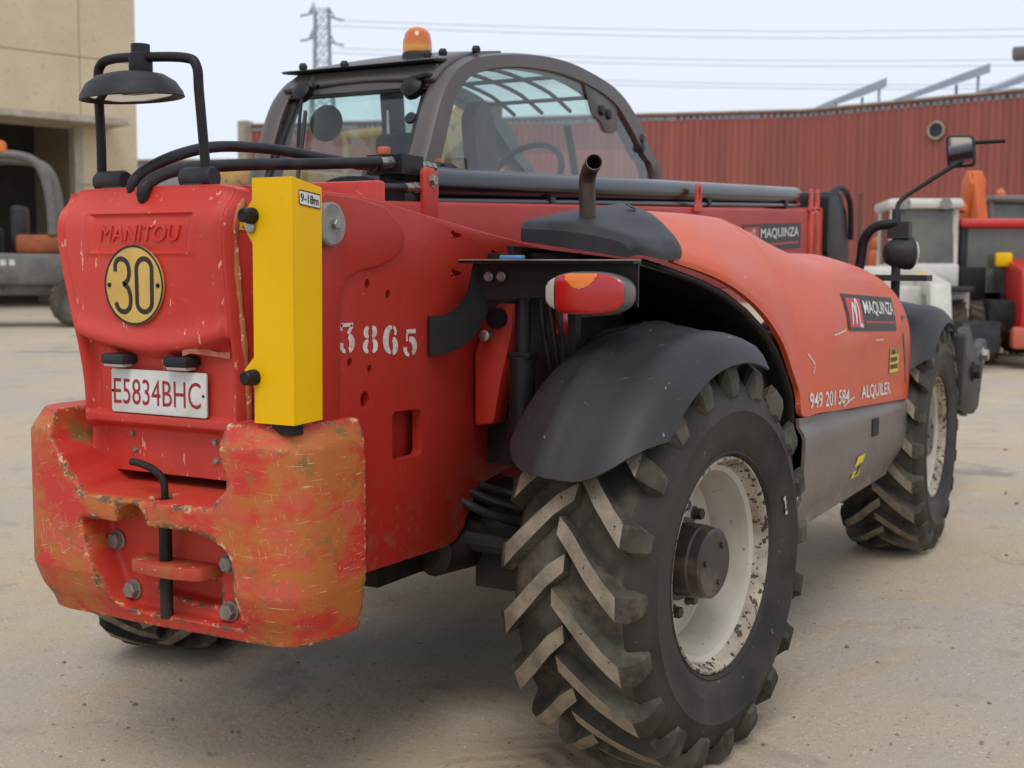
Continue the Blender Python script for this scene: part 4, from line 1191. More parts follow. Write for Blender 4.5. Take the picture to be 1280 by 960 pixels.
# ---- engine hood: lofted from the arch lip over the shoulder to the crown
# station: x, then section points (y, z) from the lip upward to the inner edge
secs = [
 (0.033, [(-0.990, 1.395), (-0.988, 1.415), (-0.962, 1.448), (-0.880, 1.500), (-0.770, 1.520), (-0.680, 1.520), (-0.62, 1.480)]),
 (0.220, [(-1.020, 1.364), (-1.018, 1.388), (-0.990, 1.428), (-0.900, 1.497), (-0.785, 1.540), (-0.690, 1.546), (-0.58, 1.52)]),
 (0.357, [(-1.050, 1.328), (-1.046, 1.356), (-1.016, 1.404), (-0.920, 1.490), (-0.800, 1.549), (-0.690, 1.561), (-0.50, 1.560)]),
 (0.517, [(-1.070, 1.273), (-1.066, 1.308), (-1.038, 1.372), (-0.940, 1.478), (-0.815, 1.550), (-0.705, 1.564), (-0.50, 1.562)]),
 (0.641, [(-1.090, 1.206), (-1.084, 1.256), (-1.056, 1.342), (-0.956, 1.466), (-0.828, 1.549), (-0.715, 1.566), (-0.50, 1.562)]),
 (0.739, [(-1.105, 1.130), (-1.098, 1.196), (-1.066, 1.314), (-0.966, 1.456), (-0.838, 1.547), (-0.722, 1.566), (-0.50, 1.560)]),
 (0.814, [(-1.115, 1.041), (-1.106, 1.130), (-1.074, 1.284), (-0.974, 1.446), (-0.846, 1.545), (-0.728, 1.565), (-0.50, 1.558)]),
 (0.881, [(-1.122, 0.960), (-1.112, 1.070), (-1.080, 1.258), (-0.982, 1.436), (-0.852, 1.542), (-0.733, 1.563), (-0.50, 1.556)]),
 (0.910, [(-1.126, 0.882), (-1.116, 1.020), (-1.084, 1.240), (-0.986, 1.430), (-0.856, 1.540), (-0.735, 1.562), (-0.50, 1.555)]),
 (1.10, [(-1.134, 0.874), (-1.126, 1.010), (-1.098, 1.210), (-1.004, 1.394), (-0.870, 1.508), (-0.750, 1.532), (-0.50, 1.530)]),
 (1.30, [(-1.138, 0.864), (-1.134, 1.005), (-1.114, 1.205), (-1.030, 1.372), (-0.890, 1.468), (-0.770, 1.494), (-0.50, 1.50)]),
 (1.53, [(-1.140, 0.852), (-1.142, 1.000), (-1.130, 1.205), (-1.058, 1.364), (-0.925, 1.430), (-0.800, 1.446), (-0.50, 1.455)]),
 (1.75, [(-1.141, 0.841), (-1.148, 1.000), (-1.140, 1.205), (-1.076, 1.362), (-0.950, 1.436), (-0.82, 1.450), (-0.50, 1.456)]),
 (1.95, [(-1.141, 0.831), (-1.150, 0.995), (-1.144, 1.200), (-1.086, 1.354), (-0.965, 1.424), (-0.83, 1.440), (-0.50, 1.444)]),
 (2.17, [(-1.141, 0.820), (-1.150, 0.985), (-1.146, 1.190), (-1.092, 1.336), (-0.985, 1.400), (-0.84, 1.414), (-0.50, 1.420)]),
 (2.37, [(-1.140, 0.810), (-1.148, 0.975), (-1.144, 1.170), (-1.094, 1.306), (-1.000, 1.362), (-0.86, 1.378), (-0.50, 1.385)]),
 (2.56, [(-1.137, 0.801), (-1.144, 0.960), (-1.138, 1.140), (-1.090, 1.262), (-1.010, 1.314), (-0.88, 1.332), (-0.50, 1.34)]),
 (2.66, [(-1.130, 0.797), (-1.134, 0.950), (-1.126, 1.115), (-1.078, 1.222), (-1.000, 1.270), (-0.88, 1.286), (-0.50, 1.295)]),
 (2.685, [(-1.115, 0.800), (-1.118, 0.950), (-1.110, 1.10), (-1.064, 1.200), (-0.99, 1.245), (-0.88, 1.262), (-0.50, 1.27)]),
]
def make_hood():
    rows = []
    per = 5
    for x, s in secs:
        rows.append([(x, p.x, p.y) for p in catmull([(y, z, 0) for y, z in s], per)])
    # refine along x too
    V = []
    cols = len(rows[0])
    fine = []
    for c_ in range(cols):
        fine.append(catmull([rows[k][c_] for k in range(len(rows))], 4))
    nr = len(fine[0])
    for k in range(nr):
        for c_ in range(cols): V.append(tuple(fine[c_][k]))
    F = [(k*cols+c_, k*cols+c_+1, (k+1)*cols+c_+1, (k+1)*cols+c_) for k in range(nr-1) for c_ in range(cols-1)]
    # pressed relief: raised label field and a swage falling to the rear
    for i, v in enumerate(V):
        x, y, z = v
        if y < -1.0:
            a = ss(1.38, 1.43, x)*(1-ss(2.36, 2.40, x))*ss(1.118, 1.135, z+0.035*(x-1.9))*(1-ss(1.312, 1.328, z+0.035*(x-1.9)))
            b = ss(0.0, 1.0, (x-1.55)/0.06)*ss(0.90, 0.915, z+0.05*(x-1.6))*(1-ss(1.09, 1.115, z+0.25*max(0, 1.85-x)))*(1-ss(2.42, 2.5, x))
            V[i] = (x, y+0.008*a+0.007*b, z)
    me = pyd(V, F)
    bm = bmesh.new(); bm.from_mesh(me)
    bmesh.ops.recalc_face_normals(bm, faces=bm.faces)
    up = sum(f.normal.y for f in bm.faces)
    if up > 0: bmesh.ops.reverse_faces(bm, faces=bm.faces)
    bm.to_mesh(me); bm.free()
    o = obj('engine_hood', me, M_hood, T, smooth=50)
    md = o.modifiers.new('t', 'SOLIDIFY'); md.thickness = 0.018; md.offset = -1
    return apply_mods(o)
hood = make_hood()
finish(hood.data, 50)
tree_hood = bvh(hood)
def on_hood(lift):
    def f(x, z):
        h = tree_hood.ray_cast(Vector((x, -1.6, z)), Vector((0, 1, 0)))
        return (x, (h[0].y if h[0] else -1.13)-lift, z)
    return f
def hood_decal_place(a, c_, l):
    x = 1.50+a
    return on_hood(0.003+l)(x, 1.150-0.036*a+c_)
# finely divided so that the label follows the curved panel
def hood_decal():
    w, h = 0.78, 0.142
    b = flat('company_decal', [rect(w*i/16, h*j/3, w*(i+1)/16, h*(j+1)/3) for i in range(16) for j in range(3)], lambda a, c_: hood_decal_place(a, c_, 0.0), M_ink, hood)
    flat('logo_field', [rect(w*0.03+w*0.046*i, h*0.10+h*0.2*j, w*0.03+w*0.046*(i+1), h*0.10+h*0.2*(j+1)) for i in range(5) for j in range(4)], lambda a, c_: hood_decal_place(a, c_, 0.0012), M_redprint, b)
    lg = stroke([(w*0.07, h*0.18), (w*0.10, h*0.62), (w*0.13, h*0.74), (w*0.135, h*0.20)], h*0.09, 3)+stroke([(w*0.135, h*0.20), (w*0.17, h*0.84), (w*0.20, h*0.70), (w*0.195, h*0.18), (w*0.235, h*0.16)], h*0.10, 3)
    flat('logo_mark', lg, lambda a, c_: hood_decal_place(a, c_, 0.0026), M_white, b)
    lettering('company_lettering', 'MAQUINZA', h*0.44, w*0.66, lambda a, c_: hood_decal_place(w*0.30+a, h*0.42+c_, 0.0026), M_white, b, bold=0.012)
    flat('strapline', [rect(w*0.30+w*0.066*i, h*0.22, w*0.30+w*0.066*(i+0.9), h*0.28) for i in range(10)], lambda a, c_: hood_decal_place(a, c_, 0.0026), M_redprint, b)
hood_decal()
pp = lambda x0, z0, sl: (lambda a, c_: on_hood(0.0025)(x0+a, z0+sl*a+c_))
for wd, x0, wl in (('949', 0.985, 0.145), ('201', 1.165, 0.13), ('584', 1.335, 0.150)):
    lettering('phone_lettering', wd, 0.056, wl, pp(x0, 0.898-0.045*(x0-0.985), -0.045), M_white, hood, bold=0.012)
lettering('hire_lettering', 'ALQUILER', 0.062, 0.53, pp(1.685, 0.866, -0.045), M_white, hood, bold=0.014)
ws = flat('warning_sticker', [rect(0.2*i/4, 0.112*j/3, 0.2*(i+1)/4, 0.112*(j+1)/3) for i in range(4) for j in range(3)], lambda a, c_: on_hood(0.003)(2.165+a, 0.938+c_-0.02*a), M_ysticker, hood)
flat('sticker_print', [rect(0.02+0.018*i, 0.022+0.031*j, 0.02+0.018*(i+0.7), 0.042+0.031*j) for i in range(9) for j in range(3) if (i*7+j*3) % 11 != 4]+stroke([(0.005, 0.004), (0.195, 0.004), (0.195, 0.108), (0.005, 0.108), (0.005, 0.004)], 0.004, 0), lambda a, c_: on_hood(0.0038)(2.165+a, 0.938+c_-0.02*a), M_ink, ws)
# dark grille slot near the front of the hood
flat('hood_vent', [[(2.415, 1.185), (2.405, 1.17), (2.47, 1.0), (2.50, 1.0), (2.53, 1.18)], [(2.47, 1.0), (2.515, 0.88), (2.53, 0.88), (2.50, 1.0)]], lambda a, c_: on_hood(0.003)(a, c_), M_skirt, hood)
# scrapes on the hood
flat('paint_scrape', stroke([(1.30, 1.142), (1.38, 1.148), (1.46, 1.156)], 0.004, 3)+stroke([(0.99, 1.09), (1.06, 1.05), (1.04, 1.02)], 0.005, 3)+stroke([(1.88, 1.098), (2.02, 1.095)], 0.005, 3)+stroke([(1.42, 0.868), (1.50, 0.885), (1.57, 0.892)], 0.006, 3), lambda a, c_: on_hood(0.0022)(a, c_), M_white, hood)
# black intake cowl at the rear end of the hood
def make_cowl():
    secs2 = [(-0.235, [(-0.965, 1.405), (-0.965, 1.43), (-0.93, 1.450), (-0.80, 1.474), (-0.66, 1.484), (-0.645, 1.482), (-0.645, 1.45)]),
             (-0.20, [(-0.985, 1.412), (-0.985, 1.44), (-0.945, 1.468), (-0.82, 1.500), (-0.68, 1.510), (-0.640, 1.504), (-0.635, 1.45)]),
             (-0.06, [(-1.000, 1.400), (-0.998, 1.43), (-0.965, 1.470), (-0.86, 1.512), (-0.74, 1.528), (-0.64, 1.530), (-0.56, 1.49)]),
             (0.10, [(-0.99, 1.410), (-0.985, 1.44), (-0.955, 1.474), (-0.87, 1.528), (-0.76, 1.550), (-0.66, 1.554), (-0.54, 1.52)]),
             (0.24, [(-0.90, 1.44), (-0.895, 1.47), (-0.88, 1.505), (-0.83, 1.545), (-0.755, 1.565), (-0.66, 1.568), (-0.54, 1.52)]),
             (0.34, [(-0.80, 1.48), (-0.80, 1.50), (-0.795, 1.525), (-0.775, 1.553), (-0.735, 1.572), (-0.67, 1.580), (-0.56, 1.52)])]
    rows = [[Vector((x, p.x, p.y)) for p in catmull([(y, z, 0) for y, z in s], 5)] for x, s in secs2]
    cols = len(rows[0])
    fine = [catmull([rows[k][c_] for k in range(len(rows))], 5) for c_ in range(cols)]
    nr = len(fine[0])
    V = [tuple(fine[c_][k]) for k in range(nr) for c_ in range(cols)]
    F = [(k*cols+c_, k*cols+c_+1, (k+1)*cols+c_+1, (k+1)*cols+c_) for k in range(nr-1) for c_ in range(cols-1)]
    F.append(tuple(range(cols))); F.append(tuple((nr-1)*cols+c_ for c_ in range(cols))[::-1])
    me = pyd(V, F)
    bm = bmesh.new(); bm.from_mesh(me); bmesh.ops.recalc_face_normals(bm, faces=bm.faces); bm.to_mesh(me); bm.free()
    return obj('intake_cowl', me, M_black, T, smooth=40)
cowl = make_cowl()
lathe('cowl_screw', [(0.02, 0), (0.018, 0.004), (0, 0.003)], (0.16, -0.80, 1.560), (0.1, -0.5, 0.85), M_blackmetal, cowl, 16)
# exhaust stack
bm = bmesh.new()
pth = [(-0.06, -0.765, 1.44), (-0.068, -0.768, 1.54), (-0.078, -0.770, 1.605), (-0.085, -0.775, 1.63), (-0.105, -0.792, 1.652), (-0.150, -0.825, 1.667)]
ro = add_tube(bm, pth, 0.0235, 24, 6, cap=False)
ri = add_tube(bm, pth, 0.0205, 24, 6, cap=False)
for k in range(24): bm.faces.new((ro[-1][k], ro[-1][(k+1) % 24], ri[-1][(k+1) % 24], ri[-1][k]))
for f in bm.faces: pass
me = from_bm(bm)
obj('exhaust_pipe', me, M_exh, T, smooth=50)
lathe('exhaust_soot', [(0.0205, 0), (0.0203, 0.05), (0.0, 0.05)], (-0.149, -0.8245, 1.6667), (0.045, 0.033, -0.013), mat('soot', C(12, 11, 11), 0.95), T, 24, cap=False)
# arch liner and inner wall under the hood
lin = [(-0.10, -0.955, 1.392), (0.05, -0.975, 1.368), (0.22, -1.005, 1.335), (0.36, -1.03, 1.298), (0.51, -1.05, 1.243), (0.63, -1.07, 1.18), (0.72, -1.085, 1.11), (0.795, -1.095, 1.03), (0.86, -1.10, 0.95), (0.88, -1.10, 0.86), (0.885, -1.095, 0.6), (0.88, -1.06, 0.46)]
V, F = [], []
for k, (x, y, z) in enumerate(lin):
    V += [(x, y, z), (x+0.012, y+0.03, z-0.004), (x+0.015, -0.50, z+0.0)]
for k in range(len(lin)-1):
    for j in range(2): F.append((k*3+j, k*3+j+1, (k+1)*3+j+1, (k+1)*3+j))
o = obj('arch_liner', pyd(V, F), M_blackmetal, T, smooth=40)
md = o.modifiers.new('t', 'SOLIDIFY'); md.thickness = 0.012; apply_mods(o)
prism('arch_wall', [(-0.20, 1.44), (0.9, 1.40), (0.9, 0.5), (0.55, 0.5), (0.45, 0.85), (-0.10, 1.12)], 'y', -0.60, -0.58, M_dark, T, 0.003)
box('wall_seam', -0.12, 0.84, -0.606, -0.6, 1.225, 1.235, M_skirt, T, 0.001)
# seal strip inside the lip
tube('lip_seal', [(x+0.01, y+0.02, z-0.006) for x, y, z in [(-0.10, -0.955, 1.40), (0.05, -0.98, 1.378), (0.22, -1.01, 1.346), (0.36, -1.035, 1.310), (0.51, -1.055, 1.256), (0.63, -1.075, 1.19), (0.72, -1.09, 1.12)]], 0.008, mat('grey_seal', C(104, 92, 70), 0.8), hood, 8, 4)
# side skirt below the hood
sk = [(0.80, 0.862), (0.86, 0.870), (2.52, 0.800), (2.565, 0.74), (2.575, 0.66), (2.53, 0.52), (2.44, 0.475), (0.875, 0.462), (0.83, 0.47)]
def make_skirt():
    def y_at(z): return -1.105-0.025*ss(0.85, 0.80, z)*1.0+0.06*ss(0.62, 0.46, z)
    zs = [0.875, 0.84, 0.815, 0.80, 0.76, 0.68, 0.60, 0.55, 0.50, 0.462]
    xs = [0.86+i*(2.57-0.86)/30 for i in range(31)]
    V, F = [], []
    for z in zs:
        for x in xs:
            xe = 0.868+0.03*ss(0.50, 0.75, z)*math.sin((z-0.46)*4)+(x-0.86)/(2.57-0.86)*((2.575-0.10*ss(0.60, 0.46, z))-0.87)
            ztop = 0.872-0.04*(x-0.87)
            zz = min(z, ztop) if z > 0.8 else z
            V.append((xe, y_at(z), zz-(0.03*(x-0.87)/1.7 if z > 0.78 and z < 0.83 else 0)))
    n = len(xs)
    for j in range(len(zs)-1):
        for i in range(n-1): F.append((j*n+i, (j+1)*n+i, (j+1)*n+i+1, j*n+i+1))
    o = obj('side_skirt', pyd(V, F), M_skirt, T, smooth=25)
    md = o.modifiers.new('t', 'SOLIDIFY'); md.thickness = 0.012; md.offset = 1
    o = apply_mods(o)
    finish(o.data, 25)
    return o
skirt = make_skirt()
flat('latch_hole', [rect(1.885, 0.70, 2.0, 0.775)], lambda a, c_: (a, -1.1465, c_-0.04*(a-1.9)), mat('latch_recess', C(30, 27, 26), 0.8), skirt)
flat('skirt_sticker', [[(1.60, 0.565), (1.72, 0.565), (1.77, 0.648), (1.65, 0.648)]], lambda a, c_: (a, -1.1465+0.055*ss(0.62, 0.46, c_), c_), mat('bright_yellow_sticker', C(232, 206, 20), 0.4), skirt)
flat('skirt_sticker_print', [[(1.66, 0.572), (1.69, 0.572), (1.715, 0.618), (1.70, 0.618)], [(1.635, 0.572), (1.67, 0.572), (1.674, 0.58), (1.64, 0.58)]], lambda a, c_: (a, -1.1472+0.055*ss(0.62, 0.46, c_), c_), M_ink, skirt)
box('engine_block', 0.55, 2.5, -1.02, -0.50, 0.55, 1.10, M_dark, T, 0.03)

# ---- lamp bracket, tail lamp, tower strut behind it
def vplane(A, B, off=0.0):
    A, B = Vector(A), Vector(B)
    t = (B-A).normalized()
    nn = Vector((-t.y, t.x))
    return lambda s, z: (A.x+t.x*s-nn.x*off, A.y+t.y*s-nn.y*off, z)
bA, bB = (-0.43, -0.465), (-0.30, -0.53)
bk = bmesh.new()
add_prism(bk, [(0.0, 1.244), (0.045, 1.246), (0.085, 1.262), (0.112, 1.29), (0.128, 1.318), (0.145, 1.388), (0.30, 1.388), (0.30, 1.29), (0.20, 1.28), (0.18, 1.235), (0.15, 1.19), (0.10, 1.155), (0.05, 1.140), (0.0, 1.138)],
          vplane(bA, bB), vplane(bA, bB, 0.008))
add_prism(bk, [(-0.56, 1.388), (-1.018, 1.388), (-1.018, 1.275), (-0.97, 1.30), (-0.80, 1.30), (-0.56, 1.288)], lambda y, z: (-0.285, y, z), lambda y, z: (-0.278, y, z))
add_prism(bk, [(-0.50, -0.33), (-1.020, -0.322), (-1.020, -0.27), (-0.50, -0.27)], lambda y, x: (x, y, 1.3885), lambda y, x: (x, y, 1.395))
bmesh.ops.recalc_face_normals(bk, faces=bk.faces)
brk = obj('lamp_bracket', from_bm(bk), M_blackmetal, T, smooth=30)
for y in (-0.575, -0.615): hexbolt('bracket_bolt', (-0.292, y, 1.352), (-1, 0, 0), 0.011, M_steel, brk, 0.9)
prism('bracket_lip', [(-0.505, 1.3955), (-1.02, 1.3955), (-1.02, 1.399), (-0.505, 1.399)], 'x', -0.335, -0.27, M_greysteel, brk, 0.0008)
box('cable_clip', -0.33, -0.31, -0.70, -0.63, 1.399, 1.41, mat('blue_clip', C(84, 128, 176), 0.5), brk, 0.003)
# oval lamp
def oval(cy, cz, a, b, n=36, p=2.6):
    out = []
    for i in range(n):
        t = 2*math.pi*i/n
        out.append((cy+a*abs(math.cos(t))**(2/p)*math.copysign(1, math.cos(t)), cz+b*abs(math.sin(t))**(2/p)*math.copysign(1, math.sin(t))))
    return out
lamp = prism('tail_lamp', oval(-0.895, 1.310, 0.122, 0.058), 'x', -0.345, -0.28, mat('lamp_housing', C(96, 94, 90), 0.45), brk, 0.018, 4)
lamp.parent = T
def lens(name, y0, y1, zmin, zmax, m, lift, clip=None):
    # domed lens piece: grid over the oval, kept between limits
    V, F, keep = [], [], {}
    n = 44
    for j in range(n+1):
        for i in range(n+1):
            y = -0.895+0.118*(2*i/n-1); z = 1.310+0.055*(2*j/n-1)
            q = (abs(y+0.895)/0.118)**2.6+(abs(z-1.310)/0.055)**2.6
            V.append((-0.3455-lift-0.014*max(0, 1-q)**0.5, y, z))
            keep[(i, j)] = q <= 1.0 and y0 <= y <= y1 and (clip is None or clip(y, z))
    for j in range(n):
        for i in range(n):
            if all(keep[k] for k in ((i, j), (i+1, j), (i+1, j+1), (i, j+1))):
                F.append((j*(n+1)+i, j*(n+1)+i+1, (j+1)*(n+1)+i+1, (j+1)*(n+1)+i))
    me = pyd(V, F)
    bm = bmesh.new(); bm.from_mesh(me)
    bmesh.ops.delete(bm, geom=[v for v in bm.verts if not v.link_faces], context='VERTS')
    bm.to_mesh(me); bm.free()
    return obj(name, me, m, lamp, smooth=60)
amb = lambda y, z: (abs(y+0.885)/0.050)**2+(abs(z-1.366)/0.044)**2 < 1
lens('red_lens', -1.013, -0.810, 0, 0, M_lensred, 0.0)
lens('amber_lens', -1.0, -0.825, 0, 0, M_lensamber, 0.0015, amb)
lens('clear_lens', -0.814, -0.7, 0, 0, M_lensclear, 0.0)
# strut and damper under the bracket
prism('strut', [(-0.475, 0.92), (-0.475, 1.13), (-0.50, 1.20), (-0.545, 1.275), (-0.60, 1.275), (-0.60, 1.20), (-0.565, 1.06), (-0.54, 0.93)], 'x', -0.20, -0.12, M_redside, T, 0.012)
lathe('strut_pin', [(0.03, 0), (0.03, 0.02), (0.0, 0.02)], (-0.20, -0.555, 1.235), (-1, 0, 0), M_blackmetal, T, 20)
lathe('strut_bolt', [(0.016, 0), (0.016, 0.03), (0.010, 0.034), (0.0, 0.034)], (-0.20, -0.525, 1.185), (-1, 0, 0), M_steel, T, 16)
rod('steer_cylinder', (-0.24, -0.655, 0.86), (-0.24, -0.655, 1.13), 0.036, M_blackmetal, T, 24)
rod('cylinder_rod', (-0.24, -0.655, 1.12), (-0.24, -0.655, 1.30), 0.022, M_blackmetal, T, 20)
box('rod_clamp', -0.27, -0.21, -0.69, -0.62, 1.125, 1.145, M_blackmetal, T, 0.004)
bm = bmesh.new()
for k, yy in enumerate((-0.70, -0.725, -0.745)): add_tube(bm, [(-0.22, yy, 1.29), (-0.20, yy-0.005*k, 1.2), (-0.16, yy, 1.10), (-0.1, yy+0.02, 1.0)], 0.009, 8, 5)
obj('cable', from_bm(bm), M_hose, T)
box('reflector', -0.20, -0.17, -0.765, -0.715, 1.19, 1.27, M_lensred, T, 0.01)
box('inner_wall', -0.10, -0.06, -0.75, -0.46, 0.8, 1.42, M_dark, T, 0.004)

# ---- mudguards
def make_fender(a0, a1, rad, w, tip):
    """shell over a wheel, local axis along Y; angles from the rear horizontal over the top"""
    na, nw = 44, 18
    V, F = [], []
    for i in range(na+1):
        t = i/na
        for j in range(nw+1):
            s = j/nw                                   # 0 outer edge .. 1 inner edge
            # rounded tail, raked front corner
            lo = a0+0.30*abs(2*s-1.0)**3.0*(1 if s < 0.5 else 0.75)
            hi = a1-(0.30*ss(0.0, 0.9, s) if tip else 0.12*abs(2*s-1)**3)
            a = lo+(hi-lo)*t
            crown = 1-abs(2*s-1)**2.4
            rr = rad-0.075+0.075*crown**0.7+0.012*math.exp(-((s-0.62)/0.05)**2)-0.010*math.exp(-((s-0.36)/0.10)**2)
            if s < 0.10: rr -= 0.02*(1-s/0.10)
            y = -0.05+w*s
            V.append((-rr*math.cos(a), y, rr*math.sin(a)))
    n = nw+1
    for i in range(na):
        for j in range(nw): F.append((i*n+j, i*n+j+1, (i+1)*n+j+1, (i+1)*n+j))
    o = obj('mudguard', pyd(V, F), M_fender, T, smooth=60)
    md = o.modifiers.new('t', 'SOLIDIFY'); md.thickness = 0.007; md.offset = 0
    o = apply_mods(o)
    finish(o.data, 45)
    return o
fe = make_fender(R(27), R(108), 0.655, 0.44, True)
fe.location = wheel0.location; fe.rotation_euler = (0, 0, STEER)
ff = make_fender(R(30), R(125), 0.665, 0.42, False)
ff.location = (WB, -YR, RZ)
# stay that carries the near mudguard
tube('mudguard_stay', [(0.0, -0.80, 0.70), (-0.02, -0.70, 1.0), (-0.05, -0.78, 1.17), (-0.06, -0.95, 1.215)], 0.016, M_blackmetal, T, 10, 6)

# ---- cab, to the left of the boom
CY0, CY1 = 0.20, 1.02
cab_out = [(0.55, 1.704), (0.603, 1.829), (0.68, 1.996), (0.747, 2.084), (0.833, 2.149), (0.982, 2.207), (1.308, 2.267), (1.674, 2.303), (2.002, 2.291), (2.321, 2.246), (2.571, 2.136), (2.733, 2.005), (2.903, 1.866)]
cab_in = [(0.700, 1.736), (0.757, 1.888), (0.812, 2.013), (0.892, 2.091), (1.014, 2.145), (1.309, 2.203), (1.676, 2.228), (2.005, 2.212), (2.276, 2.165), (2.473, 2.059), (2.63, 1.955), (2.761, 1.856)]
def arch_frame(y0, y1):
    """bowed side frame of the cab between outer and inner outline, one closed solid down to the floor"""
    o = [(0.44, 1.30)]+cab_out+[(3.02, 1.30)]
    i = [(0.60, 1.34)]+cab_in+[(2.86, 1.34)]
    oc = [p for p in catmull([(x, z, 0) for x, z in o], 5)]
    ic = [p for p in catmull([(x, z, 0) for x, z in i], 5)]
    n = 60
    def samp(c_, t):
        f = t*(len(c_)-1); k = min(int(f), len(c_)-2)
        return c_[k]*(1-(f-k))+c_[k+1]*(f-k)
    V, F = [], []
    for k in range(n+1):
        a, b = samp(oc, k/n), samp(ic, k/n)
        m = (a+b)*0.5
        # rounded section
        V += [(a.x, (y0+y1)/2, a.y), (a.x*0.86+b.x*0.14, y0, a.y*0.86+b.y*0.14), (a.x*0.1+b.x*0.9, y0, a.y*0.1+b.y*0.9), (b.x, y0+(y1-y0)*0.2, b.y), (b.x, y1, b.y), (a.x*0.86+b.x*0.14, y1, a.y*0.86+b.y*0.14)]
    for k in range(n):
        for j in range(6):
            j2 = (j+1) % 6
            F.append((k*6+j, k*6+j2, (k+1)*6+j2, (k+1)*6+j))
    F.append(tuple(range(6))[::-1]); F.append(tuple(n*6+j for j in range(6)))
    me = pyd(V, F)
    bm = bmesh.new(); bm.from_mesh(me); bmesh.ops.recalc_face_normals(bm, faces=bm.faces); bm.to_mesh(me); bm.free()
    return me
cab = obj('cab', arch_frame(CY0, CY0+0.08), M_cabgrey, T, smooth=50)
obj('cab_side_frame', arch_frame(CY1-0.08, CY1), M_cabgrey, cab, smooth=50)
def rear_x(z): return 0.56+0.52*(z-1.70)             # the rear wall leans forward
bm = bmesh.new()
def rear_slab(y0, y1, z0, z1, th=0.05, dx=0.0):
    vs = [bm.verts.new((rear_x(z)+dx+t, y, z)) for z in (z0, z1) for y in (y0, y1) for t in (0, th)]
    for f in ((0, 1, 3, 2), (4, 6, 7, 5), (0, 4, 5, 1), (2, 3, 7, 6), (0, 2, 6, 4), (1, 5, 7, 3)): bm.faces.new([vs[i] for i in f])
rear_slab(CY0+0.08, CY1-0.08, 2.06, 2.155)
bmesh.ops.recalc_face_normals(bm, faces=bm.faces)
bm_bevel(bm, 0.008, 2)
obj('rear_header', from_bm(bm), M_cabgrey, cab)
bm = bmesh.new()
rear_slab(CY0+0.08, CY1-0.08, 1.30, 1.60)
bmesh.ops.recalc_face_normals(bm, faces=bm.faces)
obj('rear_wall', from_bm(bm), M_cabgrey, cab)
# roof skin between the two arches
def roof():
    pr = catmull([(x, z, 0) for x, z in cab_out[3:12]], 5)
    V, F = [], []
    ny = 10
    for p in pr:
        for j in range(ny+1):
            s = j/ny
            V.append((p.x+0.02*math.sin(math.pi*s), CY0+0.05+(CY1-CY0-0.10)*s, p.y-0.012+0.020*math.sin(math.pi*s)))
    n = ny+1
    lim = int(len(pr)*0.36)
    for k in range(lim):
        for j in range(ny): F.append((k*n+j, k*n+j+1, (k+1)*n+j+1, (k+1)*n+j))
    me = pyd(V, F)
    bm = bmesh.new(); bm.from_mesh(me); bmesh.ops.delete(bm, geom=[v for v in bm.verts if not v.link_faces], context='VERTS'); bm.to_mesh(me); bm.free()
    o = obj('roof', me, M_cabgrey, cab, smooth=50)
    md = o.modifiers.new('t', 'SOLIDIFY'); md.thickness = 0.02
    apply_mods(o)
    V2, F2 = list(V), []
    for k in range(lim, len(pr)-1):
        for j in range(ny): F2.append((k*n+j, k*n+j+1, (k+1)*n+j+1, (k+1)*n+j))
    me2 = pyd(V2, F2)
    bm = bmesh.new(); bm.from_mesh(me2); bmesh.ops.delete(bm, geom=[v for v in bm.verts if not v.link_faces], context='VERTS'); bm.to_mesh(me2); bm.free()
    obj('roof_glass', me2, M_glass, cab, smooth=50)
    # guard bars over the roof glass
    for y in (0.36, 0.52, 0.68, 0.84):
        tube('guard_bar', [(p.x, y, p.y-0.035) for p in pr[lim-2:len(pr)-6:4]], 0.010, M_blackmetal, cab, 8, 2)
    for x, z in ((1.45, 2.255), (1.95, 2.265), (2.3, 2.215)):
        rod('guard_bar', (x, CY0+0.06, z), (x, CY1-0.06, z), 0.010, M_blackmetal, cab, 10)
roof()
# rain lip at the rear of the roof
prism('rain_lip', [(0.755, 2.162), (0.78, 2.170), (0.90, 2.180), (0.90, 2.168), (0.77, 2.156)], 'y', 0.27, 1.0, M_blackmetal, cab, 0.003)
# glazing
V = [(rear_x(z)+0.012, y, z) for z, y in ((1.58, CY0+0.06), (1.58, CY1-0.06), (2.07, CY1-0.085), (2.07, CY0+0.075))]
rg = obj('rear_window', pyd(V, [(0, 1, 2, 3)]), M_glass, cab, smooth=0)
bm = bmesh.new()
for a, b in (((1.58, CY0+0.075), (2.09, CY0+0.09)), ((1.58, CY1-0.075), (2.09, CY1-0.10)), ((2.05, CY0+0.08), (2.05, CY1-0.08))):
    add_bar(bm, (rear_x(a[0])+0.006, a[1], a[0]), (rear_x(b[0])+0.006, b[1], b[0]), 0.045, 0.004)
obj('window_band', from_bm(bm), M_ink, rg)
pin = catmull([(x, z, 0) for x, z in [(0.60, 1.45)]+cab_in+[(2.84, 1.45)]], 4)
obj('side_window', pyd([(p.x, CY0+0.018, p.y) for p in pin], [tuple(range(len(pin)))]), M_glass, cab, smooth=0)
obj('door_window', pyd([(p.x, CY1-0.018, p.y) for p in pin], [tuple(range(len(pin)))]), M_glass, cab, smooth=0)
for y, z in ((0.955, 1.963), (0.325, 1.934)):
    lathe('window_knob', [(0.020, 0), (0.024, 0.006), (0.022, 0.016), (0.0, 0.020)], (rear_x(z)+0.011, y, z), (-0.9, 0, 0.45), M_black, rg, 20)
